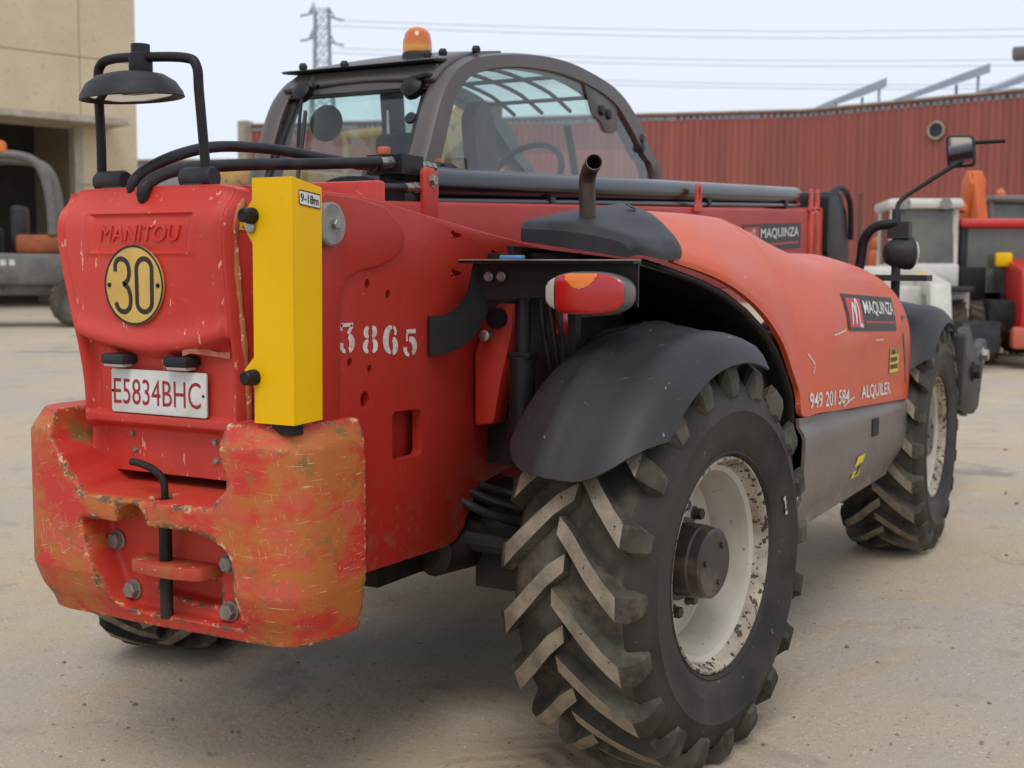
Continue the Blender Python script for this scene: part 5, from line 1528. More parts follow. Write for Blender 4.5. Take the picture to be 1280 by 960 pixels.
# corner plate and lock knobs on the side glass
prism('glass_hinge', round_poly([(1.93, 2.235), (2.06, 2.235), (2.31, 2.16), (2.32, 2.06), (2.26, 2.03), (2.17, 2.03), (2.13, 2.07), (2.02, 2.10)], 0.02), 'y', 0.208, 0.214, M_cabgrey, cab, 0.002)
for x, z in ((2.12, 2.125), (2.20, 2.115), (2.60, 2.04), (2.605, 1.995)):
    lathe('glass_knob', [(0.024, 0), (0.026, 0.006), (0.02, 0.014), (0.0, 0.016)], (x, 0.2065, z), (0, -1, 0), M_black, cab, 18)
# wiper
bm = bmesh.new()
rp_ = lambda y, z, o: (rear_x(z)-o, y, z)
add_lathe(bm, [(0.04, 0), (0.04, 0.03), (0.02, 0.04)], rp_(0.87, 2.065, 0.005), (-0.9, 0, 0.45), 20)
add_tube(bm, [rp_(0.86, 2.06, 0.03), rp_(0.83, 1.95, 0.03), rp_(0.775, 1.76, 0.02)], 0.007, 8, 5)
add_bar(bm, rp_(0.83, 1.99, 0.012), rp_(0.735, 1.62, 0.012), 0.012, 0.02)
obj('wiper', from_bm(bm), M_blackmetal, cab)
bm = bmesh.new()
add_lathe(bm, [(0.045, 0), (0.045, 0.03), (0.02, 0.045)], rp_(0.345, 2.05, 0.0), (-0.9, 0, 0.45), 20)
add_bar(bm, rp_(0.34, 2.09, 0.02), rp_(0.27, 2.10, 0.03), 0.05, 0.012)
add_box(bm, rear_x(2.06)-0.02, rear_x(2.06)+0.02, 0.32, 0.38, 2.03, 2.09)
obj('window_hinge', from_bm(bm), M_blackmetal, cab)
# lower cab body, interior
prism('cab_body', [(0.55, 1.50), (0.50, 0.62), (1.0, 0.55), (2.5, 0.55), (2.95, 1.0), (2.98, 1.50)], 'y', 0.24, 1.08, M_blackmetal, cab, 0.02)
bm = bmesh.new()
add_prism(bm, round_poly([(1.22, 1.30), (1.14, 1.60), (1.10, 1.78), (1.15, 1.82), (1.23, 1.80), (1.29, 1.66), (1.37, 1.42), (1.75, 1.38), (1.75, 1.30)], 0.03, 3), lambda x, z: (x, 0.44, z), lambda x, z: (x, 0.86, z))
add_prism(bm, round_poly([(1.09, 1.79), (1.07, 1.92), (1.13, 1.95), (1.19, 1.90), (1.19, 1.81)], 0.03, 3), lambda x, z: (x, 0.54, z), lambda x, z: (x, 0.76, z))
bmesh.ops.recalc_face_normals(bm, faces=bm.faces)
bm_bevel(bm, 0.02, 2)
obj('seat', from_bm(bm), M_seat, cab, smooth=40)
bm = bmesh.new()
add_tube(bm, [(2.45, 0.64, 1.5), (2.30, 0.64, 1.74), (2.22, 0.64, 1.84)], 0.035, 12, 3)
ringp = [(2.20+0.10*math.cos(t*math.pi/12), 0.64+0.185*math.sin(t*math.pi/12), 1.85+0.15*math.cos(t*math.pi/12)) for t in range(25)]
add_tube(bm, ringp, 0.016, 8, 0)
add_box(bm, 2.40, 2.75, 0.40, 0.90, 1.5, 1.72)
obj('steering_column', from_bm(bm), M_blackmetal, cab)
bm = bmesh.new()
add_prism(bm, round_poly([(1.10, 1.50), (1.02, 1.98), (1.10, 2.06), (1.18, 2.0), (1.30, 1.50)], 0.04, 4), lambda x, z: (x, 0.25, z), lambda x, z: (x, 0.31, z))
obj('arm_pillar', from_bm(bm), mat('brown_trim', C(78, 58, 50), 0.7, col2=C(58, 44, 40), scale=12), cab)
prism('operator_notice', [(1.45, 1.78), (1.80, 1.74), (1.80, 2.05), (1.45, 2.09)], 'y', 0.955, 0.960, M_white, cab, 0.001)
rod('screen_pillar', (2.86, 0.62, 1.5), (2.60, 0.62, 2.13), 0.02, M_blackmetal, cab, 10)
prism('door_pillar', [(1.52, 1.5), (1.64, 1.5), (1.56, 2.26), (1.44, 2.26)], 'y', 0.945, 1.0, M_blackmetal, cab, 0.006)
# rotating beacon
bc = lathe('beacon', [(0.060, 0), (0.062, 0.02), (0.060, 0.045), (0.055, 0.05)], (0.95, 0.468, 2.180), (0, 0, 1), M_black, cab, 28)
lathe('beacon_dome', [(0.056, 0), (0.058, 0.015), (0.057, 0.045), (0.050, 0.075), (0.034, 0.094), (0.013, 0.101), (0, 0.102)], (0.95, 0.468, 2.228), (0, 0, 1), mat('amber_dome', C(222, 146, 30), 0.15, coat=0.6, col2=C(186, 84, 16), scale=7, stretch=(0.2, 0.2, 2.5)), bc, 28, smooth=60)
for x, y, z in ((0.85, 0.36, 2.19), (0.87, 0.30, 2.195), (1.02, 0.24, 2.225), (0.80, 0.92, 2.175), (0.78, 0.70, 2.165)):
    lathe('roof_plug', [(0.016, 0), (0.018, 0.012), (0.012, 0.024), (0, 0.026)], (x, y, z), (0, 0, 1), M_black, cab, 14)
tube('washer_hose', [(0.71, 0.80, 2.12), (0.70, 0.79, 2.10), (0.70, 0.77, 2.085)], 0.010, M_hose, cab, 8, 4)
# round interior mirror seen through the rear window
lathe('inside_mirror', [(0.0, 0), (0.065, 0.008), (0.078, 0.03), (0.065, 0.05), (0.0, 0.06)], (1.02, 0.955, 1.98), (-1, -0.15, 0.1), M_black, cab, 24, smooth=60)

# ---- rear dome mirror on its hoop
mr = tube('mirror_hoop', [(-0.90, 0.250, 1.60), (-0.90, 0.250, 1.70), (-0.90, 0.255, 1.85), (-0.90, 0.245, 1.895), (-0.90, 0.20, 1.908), (-0.90, 0.10, 1.905), (-0.90, -0.045, 1.893), (-0.90, -0.085, 1.870), (-0.90, -0.093, 1.80), (-0.90, -0.112, 1.60)], 0.0125, M_blackmetal, T, 14, 8)
bm = bmesh.new()
add_lathe(bm, [(0.024, 0), (0.030, 0.01), (0.030, 0.05), (0.024, 0.055), (0.024, 0.075)], (-0.90, 0.103, 1.862), (0, 0, 1), 20)
obj('mirror_clamp', from_bm(bm), M_black, mr)
bm = bmesh.new()
rg_ = add_lathe(bm, [(0.0, 0.058), (0.05, 0.056), (0.085, 0.048), (0.112, 0.030), (0.128, 0.004), (0.131, -0.008), (0.127, -0.010), (0.10, 0.004), (0.0, 0.020)], (0, 0, 0), (0, 0, 1), 40, cap=False)
me = from_bm(bm)
dm = obj('dome_mirror', me, M_black, mr, smooth=50, loc=(-0.92, 0.115, 1.808), rot=(R(-2), R(-4), 0))
lathe('mirror_face', [(0.119, 0), (0.09, -0.008), (0.05, -0.014), (0.0, -0.016)], (0, 0, 0.002), (0, 0, 1), M_mirror, dm, 40, cap=False)
for y in (0.185, -0.085):
    bm = bmesh.new()
    add_lathe(bm, [(0.024, 0), (0.028, 0.008), (0.028, 0.09), (0.024, 0.098)], (-0.90, y+0.075 if y > 0 else y+0.045, 1.594), (0, -1, 0), 20)
    add_box(bm, -0.93, -0.86, y-0.035, y+0.03, 1.558, 1.580)
    add_lathe(bm, [(0.016, 0), (0.014, 0.02)], (-0.89, y, 1.575), (0, 0, 1), 14)
    obj('mirror_foot', from_bm(bm), M_black, mr, smooth=35)

# ---- road lamp and side mirror beyond the hood
bm = bmesh.new()
add_tube(bm, [(2.88, -0.80, 1.20), (2.90, -0.835, 1.42), (2.90, -0.850, 1.53), (2.90, -0.90, 1.595), (2.92, -1.0, 1.612)], 0.024, 12, 6)
obj('lamp_arm', from_bm(bm), M_blackmetal, T)
bm = bmesh.new()
add_lathe(bm, [(0.025, 0), (0.05, 0.01), (0.068, 0.04), (0.08, 0.10), (0.08, 0.13), (0.074, 0.135)], (2.90, -0.95, 1.47), (0.55, -0.85, 0), 28)
add_box(bm, 2.90, 2.98, -1.06, -0.96, 1.54, 1.62)
add_tube(bm, [(2.93, -1.0, 1.20), (2.93, -1.0, 1.36), (2.93, -1.0, 1.45)], 0.022, 10, 4)
add_box(bm, 2.86, 3.0, -1.16, -0.84, 1.335, 1.365)
hl = obj('headlamp', from_bm(bm), M_black, T, smooth=40)
lathe('lamp_glass', [(0.074, 0.0), (0.06, 0.015), (0.0, 0.022)], (2.90+0.55*0.133, -0.95-0.85*0.133, 1.47), (0.55, -0.85, 0), M_lensclear, hl, 28, cap=False)
sm = tube('mirror_arm', [(2.95, -0.99, 1.60), (2.98, -0.985, 1.66), (3.05, -0.99, 1.73), (3.12, -1.10, 1.82), (3.19, -1.24, 1.92)], 0.0115, M_blackmetal, T, 12, 6)
rod('mirror_joint', (2.95, -0.99, 1.58), (2.97, -0.987, 1.68), 0.022, M_black, sm, 14)
pm = round_poly([(-1.160, 2.052), (-1.300, 2.045), (-1.310, 1.895), (-1.172, 1.890)], 0.028)
mh = prism('side_mirror', pm, 'x', 3.195, 3.235, M_black, sm, 0.012, 3)
pmi = [(-1.233+(y+1.233)*0.84, 1.971+(z-1.971)*0.84) for y, z in pm]
g_o = flat('mirror_face', [pmi], lambda y, z: (3.193+0.10*(y+1.233)*0.6+0.010, y, z), M_mirror, sm)
for v in g_o.data.vertices: v.co.x = 3.1925
for q in (g_o, mh):                                   # tipped down towards the hood
    for v in q.data.vertices: v.co.x += 0.16*(v.co.y+1.233)-0.11*(v.co.z-1.971)
rod('mirror_stalk', (3.21, -1.30, 2.01), (3.21, -1.44, 2.012), 0.010, M_blackmetal, sm, 10)

# ------------------------------------------------------------------ the yard around: buildings, pylon, parked machines
M_beige = mat('beige_concrete_panel', C(204, 188, 158), 0.85, col2=C(194, 176, 146), scale=0.6, bump=0.1, bump_scale=10, dust=C(160, 144, 118), dust_amt=0.2)
M_beige2 = mat('pale_steel_trim', C(176, 166, 150), 0.6, col2=C(150, 138, 122), scale=2)
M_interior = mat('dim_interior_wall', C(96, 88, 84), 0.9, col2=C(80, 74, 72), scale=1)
M_cladding = mat('red_steel_cladding', C(156, 90, 80), 0.6, spec=0.3, col2=C(138, 80, 72), scale=1.6, stretch=(1, 1, 0.06), dust=C(130, 84, 76), dust_amt=0.0)
M_greyclad = mat('grey_steel_cladding', C(146, 148, 154), 0.55, col2=C(134, 136, 142), scale=0.2)
M_pylon = mat('galvanised_lattice', C(150, 158, 170), 0.6)
M_wire = mat('power_wire', C(160, 166, 178), 0.7)
M_panel = mat('solar_panel', C(140, 150, 164), 0.35, col2=C(150, 158, 170), scale=0.5)
M_orange = mat('orange_paint', C(206, 98, 30), 0.5, col2=C(188, 84, 26), scale=2, chips=C(120, 70, 40), chip_scale=12, chip_t=0.68)
M_redm = mat('bright_red_paint', C(196, 44, 38), 0.42, col2=C(176, 38, 34), scale=2)
M_whitep = mat('white_vehicle_paint', C(206, 204, 196), 0.45, col2=C(186, 182, 172), scale=3, chips=C(120, 110, 96), chip_scale=14, chip_t=0.7)
M_greyp = mat('grey_vehicle_paint', C(110, 106, 100), 0.5, col2=C(92, 88, 84), scale=3, chips=C(70, 60, 52), chip_scale=10, chip_t=0.66)
M_tan = mat('tan_yellow_paint', C(178, 140, 74), 0.5, col2=C(150, 112, 60), scale=2, chips=C(96, 74, 50), chip_scale=8, chip_t=0.62)
M_brown = mat('rusty_brown_steel', C(112, 70, 58), 0.7, col2=C(90, 60, 52), scale=4)
M_pglass = mat('far_window_glass', C(52, 58, 56), 0.1, coat=0.4, col2=C(98, 96, 84), scale=1.2)
M_amber = mat('amber_beacon', C(214, 110, 30), 0.3)
M_mud = mat('muddy_tyre', C(92, 80, 66), 0.9, col2=C(66, 60, 54), scale=6, bump=0.3)

def seg_frame(A, B):
    A, B = Vector((*A, 0)), Vector((*B, 0))
    t = (B-A); L = t.length; t.normalize()
    return A, t, Vector((t.y, -t.x, 0)), L           # t x up: the normal points towards the yard

# left hall: concrete panels, tall door with a projecting canopy
hall = empty('concrete_hall', (26.86, 34.22, 0))
tag(hall, 'beige concrete panel hall with a tall dark doorway under a canopy', 'building')
def hall_part(name, s0, s1, z0, z1, d0, d1, m, bev=0.02, off=0.0):
    """s along the facade from the door towards the corner, d depth behind the facade (negative = proud)"""
    ang = math.atan2(-1.42, 4.20)
    bm = bmesh.new()
    add_box(bm, s0, s1, d0, d1, z0, z1)
    bm_bevel(bm, bev, 1)
    o = obj(name, from_bm(bm), m, hall)
    o.rotation_euler = (0, 0, ang)
    return o
# facade direction (4.20, -1.42)/|.|; +d runs away from the camera
zz_ = [0.0, 2.2, 4.45, 6.72, 9.0, 11.3, 13.6]
for k in range(6):
    hall_part('wall_panel', 2.55, 4.43, zz_[k]+0.015, zz_[k+1]-0.015, 0.0, 0.25, M_beige)
    if zz_[k] > 6.5:
        for a in (-16, -10, -4): hall_part('wall_panel', a+0.015, a+5.985 if a < -5 else 2.52, zz_[k]+0.015, zz_[k+1]-0.015, 0.0, 0.25, M_beige)
    hall_part('wall_panel', -16, -7.5, zz_[k]+0.015, zz_[k+1]-0.015, 0.0, 0.25, M_beige) if zz_[k] < 6.5 else None
hall_part('corner_wall', 4.43, 4.68, 0, 13.6, 0.0, 30, M_beige)
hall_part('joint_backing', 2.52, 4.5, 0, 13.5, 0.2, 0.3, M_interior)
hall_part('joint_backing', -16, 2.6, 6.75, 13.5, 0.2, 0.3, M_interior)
hall_part('door_jamb', 2.25, 2.55, 0, 6.5, -0.05, 0.45, M_beige2)
hall_part('door_lintel', -7.5, 2.55, 6.45, 6.75, 0.0, 0.45, M_beige2)
hall_part('canopy', -7.8, 3.6, 6.52, 6.74, -1.6, -0.02, M_beige2)
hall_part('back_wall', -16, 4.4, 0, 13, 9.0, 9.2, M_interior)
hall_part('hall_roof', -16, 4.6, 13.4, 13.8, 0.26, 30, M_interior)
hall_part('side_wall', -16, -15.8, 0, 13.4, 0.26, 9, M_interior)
hall_part('wall_light', 3.6, 4.5, 4.45, 4.52, -0.35, -0.02, M_beige2, 0.01)

# red hall: corrugated cladding in two facades that meet at an angle
def corrugated(name, A, B, z0, z1, pitch, depth, m, parent, o0):
    a, t, nn, L = seg_frame(A, B)
    n = int(L/pitch)
    V, F = [], []
    s = 0.0
    pts = []
    for k in range(n):
        x = k*L/n
        w = L/n
        for f, dd in ((0.0, 0), (0.55, 0), (0.68, depth), (0.87, depth)): pts.append((x+f*w, dd))
    pts.append((L, 0))
    for sx, dd in pts:
        p = a+t*sx+nn*dd-Vector((*o0, 0))
        V += [(p.x, p.y, z0), (p.x, p.y, z1)]
    for k in range(len(pts)-1): F.append((2*k, 2*k+2, 2*k+3, 2*k+1))
    return obj(name, pyd(V, F), m, parent, smooth=0)
RA, RB, RC, RD = (48.33, 41.86), (55.19, 14.21), (52.57, 4.02), (49.0, -9.9)
rh = empty('red_clad_hall', (55.19, 14.21, 0))
tag(rh, 'long hall in dull red corrugated cladding with solar panels on its roof', 'building')
o0 = (55.19, 14.21)
for A, B in ((RA, RB), (RB, RC), (RC, RD)):
    corrugated('cladding', A, B, 0.0, 9.0, 0.30, -0.05, M_cladding, rh, o0)
    a, t, nn, L = seg_frame(A, B)
    bm = bmesh.new()
    b0 = a-Vector((*o0, 0)); b1 = b0+t*L
    add_bar(bm, (b0.x, b0.y, 9.03), (b1.x, b1.y, 9.03), 0.24, 0.09)
    obj('roof_trim', from_bm(bm), M_beige2, rh)
a, t, nn, L = seg_frame(RA, RB)
bm = bmesh.new()
add_prism(bm, [(RA[0]-o0[0], RA[1]-o0[1]), (0, 0), (RC[0]-o0[0], RC[1]-o0[1]), (RD[0]-o0[0], RD[1]-o0[1]), (80, -9.9), (80, 60)], lambda x, y: (x, y, 8.7), lambda x, y: (x, y, 8.9))
obj('hall_roof', from_bm(bm), M_greyclad, rh)
# white end trim of the far facade
bm = bmesh.new(); p = Vector((RA[0]-o0[0], RA[1]-o0[1], 0)); add_box(bm, p.x-0.4, p.x+0.15, p.y-0.1, p.y+0.5, 0, 9.2)
obj('end_trim', from_bm(bm), M_beige2, rh)
# round louvre
vp = Vector((53.45, 7.47, 7.64))
a, t, nn, L = seg_frame(RB, RC)
vn = nn if nn.x < 0 else -nn
s_v = (Vector((53.6, 8.0, 0))-a).dot(t)
vc = a+t*s_v+Vector((0, 0, 7.62))-Vector((*o0, 0))
lathe('round_louvre', [(0.36, -0.1), (0.40, 0.10), (0.32, 0.12), (0.30, 0.04), (0.0, 0.03)], vc, vn, mat('louvre_dark', C(40, 44, 58), 0.5), rh, 28, cap=False)
lathe('louvre_rim', [(0.31, 0.12), (0.37, 0.14), (0.40, 0.11)], vc, vn, M_beige2, rh, 28, cap=False)
# solar panels: tilted slabs on legs, each its own thing
def solar(x, y, w, rise, z0, label):
    s = empty('solar_panel', (x, y, z0), math.atan2(-0.8766, 0.4813))
    tag(s, label, 'solar panel', 'solar panels on the red hall')
    bm = bmesh.new()
    vs = [bm.verts.new((q*w, k*3.2, q*rise+e*(0.55+0.45*q)+k*0.10)) for q in (0, 1) for k in (0, 1) for e in (0, 0.42)]
    for f in ((0, 1, 3, 2), (4, 6, 7, 5), (0, 4, 5, 1), (2, 3, 7, 6), (0, 2, 6, 4), (1, 5, 7, 3)): bm.faces.new([vs[i] for i in f])
    bmesh.ops.recalc_face_normals(bm, faces=bm.faces)
    obj('panel', from_bm(bm), M_panel, s)
    for q in (0.08, 0.88):
        for k in (0.15, 3.0):
            bm = bmesh.new(); add_bar(bm, (q*w, k, -0.5), (q*w, k, q*rise+0.02), 0.10)
            obj('leg', from_bm(bm), M_pylon, s)
solar(55.6, 13.1, 2.5, 0.85, 9.25, 'small tilted solar panel beside the long one on the red hall roof')
solar(56.35, 10.1, 4.0, 1.35, 9.3, 'long tilted solar panel in the middle of the red hall roof')
solar(57.3, 6.3, 3.2, 1.1, 9.6, 'tilted solar panel at the low end of the red hall roof')

# grey hall beyond, lower
gh = empty('grey_hall', (53.0, 50.0, 0))
tag(gh, 'low pale grey hall in the gap behind the concrete hall', 'building')
corrugated('cladding', (50.6, 58.0), (56.4, 44.5), 0, 7.9, 0.5, -0.04, M_greyclad, gh, (53.0, 50.0))
bm = bmesh.new(); add_bar(bm, (50.6-53, 8.0, 7.95), (3.4, -5.5, 7.95), 0.3, 0.14); obj('roof_trim', from_bm(bm), M_beige2, gh)
bm = bmesh.new(); add_prism(bm, [(-2.4, 8.0), (3.4, -5.5), (23.4, -5.5), (23.4, 8.0)], lambda x, y: (x+0.1, y, 7.6), lambda x, y: (x+0.1, y, 7.8)); obj('hall_roof', from_bm(bm), M_greyclad, gh)

# pylon and its wires
def make_pylon(x, y, H, label):
    p = empty('power_pylon', (x, y, 0), math.atan2(-0.8766, 0.4813))
    tag(p, label, 'pylon')
    wid = lambda z: 4.2*(1-z/H)**1.2+3.0 if z < H*0.75 else 3.0-0.4*(z/H-0.75)/0.25
    bm = bmesh.new()
    zs = [H*k/16 for k in range(17)]
    cs = ((-1, -1), (1, -1), (1, 1), (-1, 1))
    for z0, z1 in zip(zs, zs[1:]):
        w0, w1 = wid(z0)/2, wid(z1)/2
        for i in range(4):
            a, b = cs[i], cs[(i+1) % 4]
            add_bar(bm, (a[0]*w0, a[1]*w0, z0), (a[0]*w1, a[1]*w1, z1), 0.34)
            add_bar(bm, (a[0]*w0, a[1]*w0, z0), (b[0]*w1, b[1]*w1, z1), 0.2)
            add_bar(bm, (b[0]*w0, b[1]*w0, z0), (a[0]*w1, a[1]*w1, z1), 0.2)
            add_bar(bm, (a[0]*w1, a[1]*w1, z1), (b[0]*w1, b[1]*w1, z1), 0.2)
    obj('lattice', from_bm(bm), M_pylon, p, smooth=0)
    for z, s in ((H-0.4, -1), (H-1.2, 1), (H-5.2, -1), (H-6.0, 1)):
        bm = bmesh.new()
        for yy in (-1, 1): add_bar(bm, (s*1.4, yy*1.2, z), (s*2.6, 0, z-0.4), 0.2); add_bar(bm, (s*1.4, yy*1.2, z+1.6), (s*2.6, 0, z-0.4), 0.2)
        obj('cross_arm', from_bm(bm), M_pylon, p, smooth=0)
        rod('insulator', (s*2.6, 0, z-0.4), (s*4.3, 0, z-0.7), 0.22, M_pylon, p, 8, 0.02)
    return p
make_pylon(197.7, 151.1, 52.4, 'grey lattice power pylon far behind the cab roof')
for k, (zl, zr, dy) in enumerate(((50.5, 46.5, 0), (49.6, 45.2, 1.5), (45.2, 41.0, 0), (44.4, 40.0, 1.5), (41.0, 36.5, 0), (40.4, 35.8, 1.5))):
    A, B = Vector((199.5, 148.5+dy, zl)), Vector((262.0, -20.0+dy, zr))
    pts = [A*(1-t)+B*t-Vector((0, 0, 2.0*math.sin(math.pi*t))) for t in [i/12 for i in range(13)]]
    bm = bmesh.new(); add_tube(bm, pts, 0.06, 6, 2)
    tag(obj('power_line', from_bm(bm), M_wire), 'thin power line sagging across the white sky from the pylon', 'power line', 'power lines')

# ---- parked machines
def far_tyre(parent, x, y, rad, w, m_rim, lugs=18, m_t=None):
    m_t = m_t or M_mud
    bm = bmesh.new()
    add_lathe(bm, [(rad*0.52, -w/2), (rad*0.60, -w*0.56), (rad*0.80, -w*0.58), (rad*0.91, -w*0.48), (rad*0.93, 0), (rad*0.91, w*0.48), (rad*0.80, w*0.58), (rad*0.60, w*0.56), (rad*0.52, w/2)], (x, y, rad), (0, 1, 0), 36, cap=False)
    for s in (-1, 1):
        for k in range(lugs):
            a = 2*math.pi*(k+(0.5 if s > 0 else 0))/lugs
            p0 = Vector((x+rad*0.94*math.cos(a), y, rad+rad*0.94*math.sin(a)))
            a2 = a+0.32
            p1 = Vector((x+rad*0.93*math.cos(a2), y+s*w*0.54, rad+rad*0.93*math.sin(a2)))
            add_bar(bm, p0, p1, rad*0.085, rad*0.085)
    for v in bm.verts:
        if v.co.z < 0.004: v.co.z = 0.004
    o = obj('wheel', from_bm(bm), m_t, parent, smooth=35)
    for s in (-1, 1):
        lathe('rim', [(rad*0.54, 0), (rad*0.50, -0.02), (rad*0.46, -0.08), (rad*0.2, -0.09), (rad*0.18, -0.02), (0, -0.02)], (x, y+s*w*0.5, rad), (0, s, 0), m_rim, o, 28, cap=False)
    return o
def pane(parent, quad, m=None):
    return obj('window', pyd(quad, [tuple(range(len(quad)))]), m or M_pglass, parent, smooth=0)
def pbox(parent, name, x0, x1, y0, y1, z0, z1, m, bev=0.03):
    return box(name, x0, x1, y0, y1, z0, z1, m, parent, bev)

# wheel loader in the doorway (local x forward, to the right of the frame)
ld = empty('articulated_dumper', (17.6, 23.3, 0), math.atan2(-0.75, 0.66))
tag(ld, 'grey and orange dumper with a hoop roll bar parked before the dark doorway', 'dumper')
for y in (-1.15, 1.15):
    far_tyre(ld, 1.75, y, 0.62, 0.5, M_greyp); far_tyre(ld, -1.5, y, 0.70, 0.55, M_greyp)
pbox(ld, 'chassis', -2.6, 2.2, -0.9, 0.9, 0.75, 1.5, M_greyp, 0.06)
pbox(ld, 'side_panel', -2.4, 1.6, -1.12, -0.9, 1.0, 1.75, M_greyp, 0.08)
flat('panel_print', [rect(-0.9, 1.42, -0.55, 1.62)], lambda a, b: (a, -1.126, b), M_yellow, ld)
flat('panel_letters', [rect(-0.35+0.2*i, 1.46, -0.22+0.2*i, 1.60) for i in range(4)], lambda a, b: (a, -1.126, b), M_whitep, ld)
pbox(ld, 'bonnet', 0.35, 2.0, -0.85, 0.85, 1.75, 2.2, mat('dusty_orange', C(168, 86, 40), 0.7, col2=C(130, 72, 44), scale=3), 0.1)
pbox(ld, 'seat', -0.9, -0.1, -0.45, 0.45, 1.75, 2.4, M_seat, 0.1)
pbox(ld, 'seat_back', -1.1, -0.85, -0.45, 0.45, 2.2, 3.1, M_seat, 0.1)
pbox(ld, 'console', 0.2, 0.5, -0.5, 0.5, 1.9, 2.9, M_black, 0.08)
tube('roll_bar', [(-0.95, -0.8, 1.5), (-0.95, -0.8, 3.2), (-0.85, -0.8, 3.85), (-0.4, -0.8, 4.05), (0.5, -0.8, 4.05), (0.95, -0.8, 3.8), (1.15, -0.8, 3.1), (1.2, -0.8, 2.2)], 0.11, M_greyp, ld, 12, 6)
tube('roll_bar', [(-0.95, 0.8, 1.5), (-0.95, 0.8, 3.2), (-0.85, 0.8, 3.85), (-0.4, 0.8, 4.05), (0.5, 0.8, 4.05), (0.95, 0.8, 3.8), (1.15, 0.8, 3.1), (1.2, 0.8, 2.2)], 0.11, M_greyp, ld, 12, 6)
lathe('beacon', [(0.12, 0), (0.12, 0.10), (0.10, 0.22), (0.0, 0.27)], (0.1, -0.8, 4.14), (0, 0, 1), M_amber, ld, 16)
pbox(ld, 'tool_box', -2.3, -1.2, -0.9, 0.2, 1.76, 2.7, mat('blue_grey_box', C(112, 124, 140), 0.6), 0.1)

# white telehandler: cab faces the camera
wt = empty('white_telehandler', (17.6, 1.75, 0), math.atan2(-0.35, -0.94))
tag(wt, 'white cabbed telehandler parked behind the front of the red one', 'telehandler')
for y in (-0.85, 0.85): far_tyre(wt, 0.9, y, 0.5, 0.4, M_whitep); far_tyre(wt, -1.9, y, 0.5, 0.4, M_whitep)
pbox(wt, 'chassis', -2.6, 1.3, -0.6, 0.6, 0.6, 1.2, M_whitep, 0.05)
pbox(wt, 'bonnet', -2.5, 0.9, -0.95, -0.35, 0.9, 1.5, M_whitep, 0.08)
for x, y in ((0.55, -0.45), (0.55, 0.5), (-0.8, -0.45), (-0.8, 0.5)):
    rod('cab_post', (x, y, 1.15), (x*0.9, y, 2.42), 0.05, M_whitep, wt, 10)
pbox(wt, 'cab_roof', -0.95, 0.65, -0.55, 0.6, 2.40, 2.56, M_whitep, 0.06)
pbox(wt, 'cab_base', -0.85, 0.7, -0.5, 0.55, 1.1, 1.55, M_whitep, 0.05)
pane(wt, [(0.60, -0.42, 1.55), (0.60, 0.47, 1.55), (0.50, 0.47, 2.40), (0.50, -0.42, 2.40)])
pane(wt, [(0.55, -0.47, 1.55), (0.48, -0.47, 2.40), (-0.72, -0.47, 2.40), (-0.8, -0.47, 1.55)])
pane(wt, [(0.55, 0.52, 1.55), (0.48, 0.52, 2.40), (-0.72, 0.52, 2.40), (-0.8, 0.52, 1.55)])
for y in (-0.3, 0.32): lathe('roof_lamp', [(0.07, 0), (0.09, 0.05), (0.0, 0.05)], (0.62, y, 2.48), (1, 0, 0), M_steel, wt, 16)
lathe('beacon', [(0.07, 0), (0.07, 0.08), (0.0, 0.16)], (-0.1, 0.72, 2.40), (0, 0, 1), M_amber, wt, 12)
box('beacon_stay', -0.13, -0.07, 0.5, 0.75, 2.37, 2.40, M_blackmetal, wt, 0.005)
prism('boom', [(-2.5, 1.5), (-2.5, 1.75), (2.0, 1.25), (2.2, 0.7), (1.9, 0.7), (1.7, 1.05)], 'y', -0.12, 0.18, M_whitep, wt, 0.02)
pbox(wt, 'front_plate', 1.9, 2.0, -0.9, 0.9, 0.25, 0.7, M_black, 0.01)
flat('yellow_sticker', [rect(-0.1, 1.25, 0.06, 1.42)], lambda a, b: (0.712, a, b), M_yellow, wt)
prism('side_box', [(-0.7, 0.9), (0.7, 0.9), (0.7, 1.5), (-0.7, 1.5)], 'y', 0.56, 0.95, M_blackmetal, wt, 0.03)

# orange excavator behind, arm raised
ex = empty('orange_excavator', (22.4, 1.9, 0), math.atan2(-0.55, -0.83))
tag(ex, 'orange excavator with a grey glazed cab and folded raised arm', 'excavator')
for y in (-1.0, 1.0):
    o = prism('track', round_poly([(-1.7, 0.0), (1.7, 0.0), (1.9, 0.4), (1.6, 0.8), (-1.6, 0.8), (-1.9, 0.4)], 0.2, 4), 'y', y-0.25, y+0.25, M_mud, ex, 0.03)
pbox(ex, 'house', -1.9, 1.2, -1.1, 1.1, 1.0, 1.9, M_orange, 0.12)
pbox(ex, 'slew_ring', -0.7, 0.7, -0.7, 0.7, 0.7, 1.05, M_dark, 0.03)
pbox(ex, 'engine_cover', -1.9, -0.4, -1.05, 1.05, 1.9, 2.15, M_orange, 0.1)
pbox(ex, 'cab_roof', -0.4, 1.15, 0.15, 1.1, 2.72, 2.86, M_greyp, 0.08)
for x, y in ((1.08, 0.2), (1.08, 1.05), (-0.32, 0.2), (-0.32, 1.05), (0.4, 1.05)): rod('cab_post', (x, y, 1.85), (x*0.92, y, 2.75), 0.05, M_greyp, ex, 8)
pane(ex, [(1.06, 0.2, 1.9), (1.06, 1.05, 1.9), (0.98, 1.05, 2.72), (0.98, 0.2, 2.72)])
pane(ex, [(1.06, 1.06, 1.9), (0.98, 1.06, 2.72), (-0.3, 1.06, 2.72), (-0.3, 1.06, 1.9)])
pane(ex, [(1.06, 0.19, 1.9), (0.98, 0.19, 2.72), (-0.3, 0.19, 2.72), (-0.3, 0.19, 1.9)])
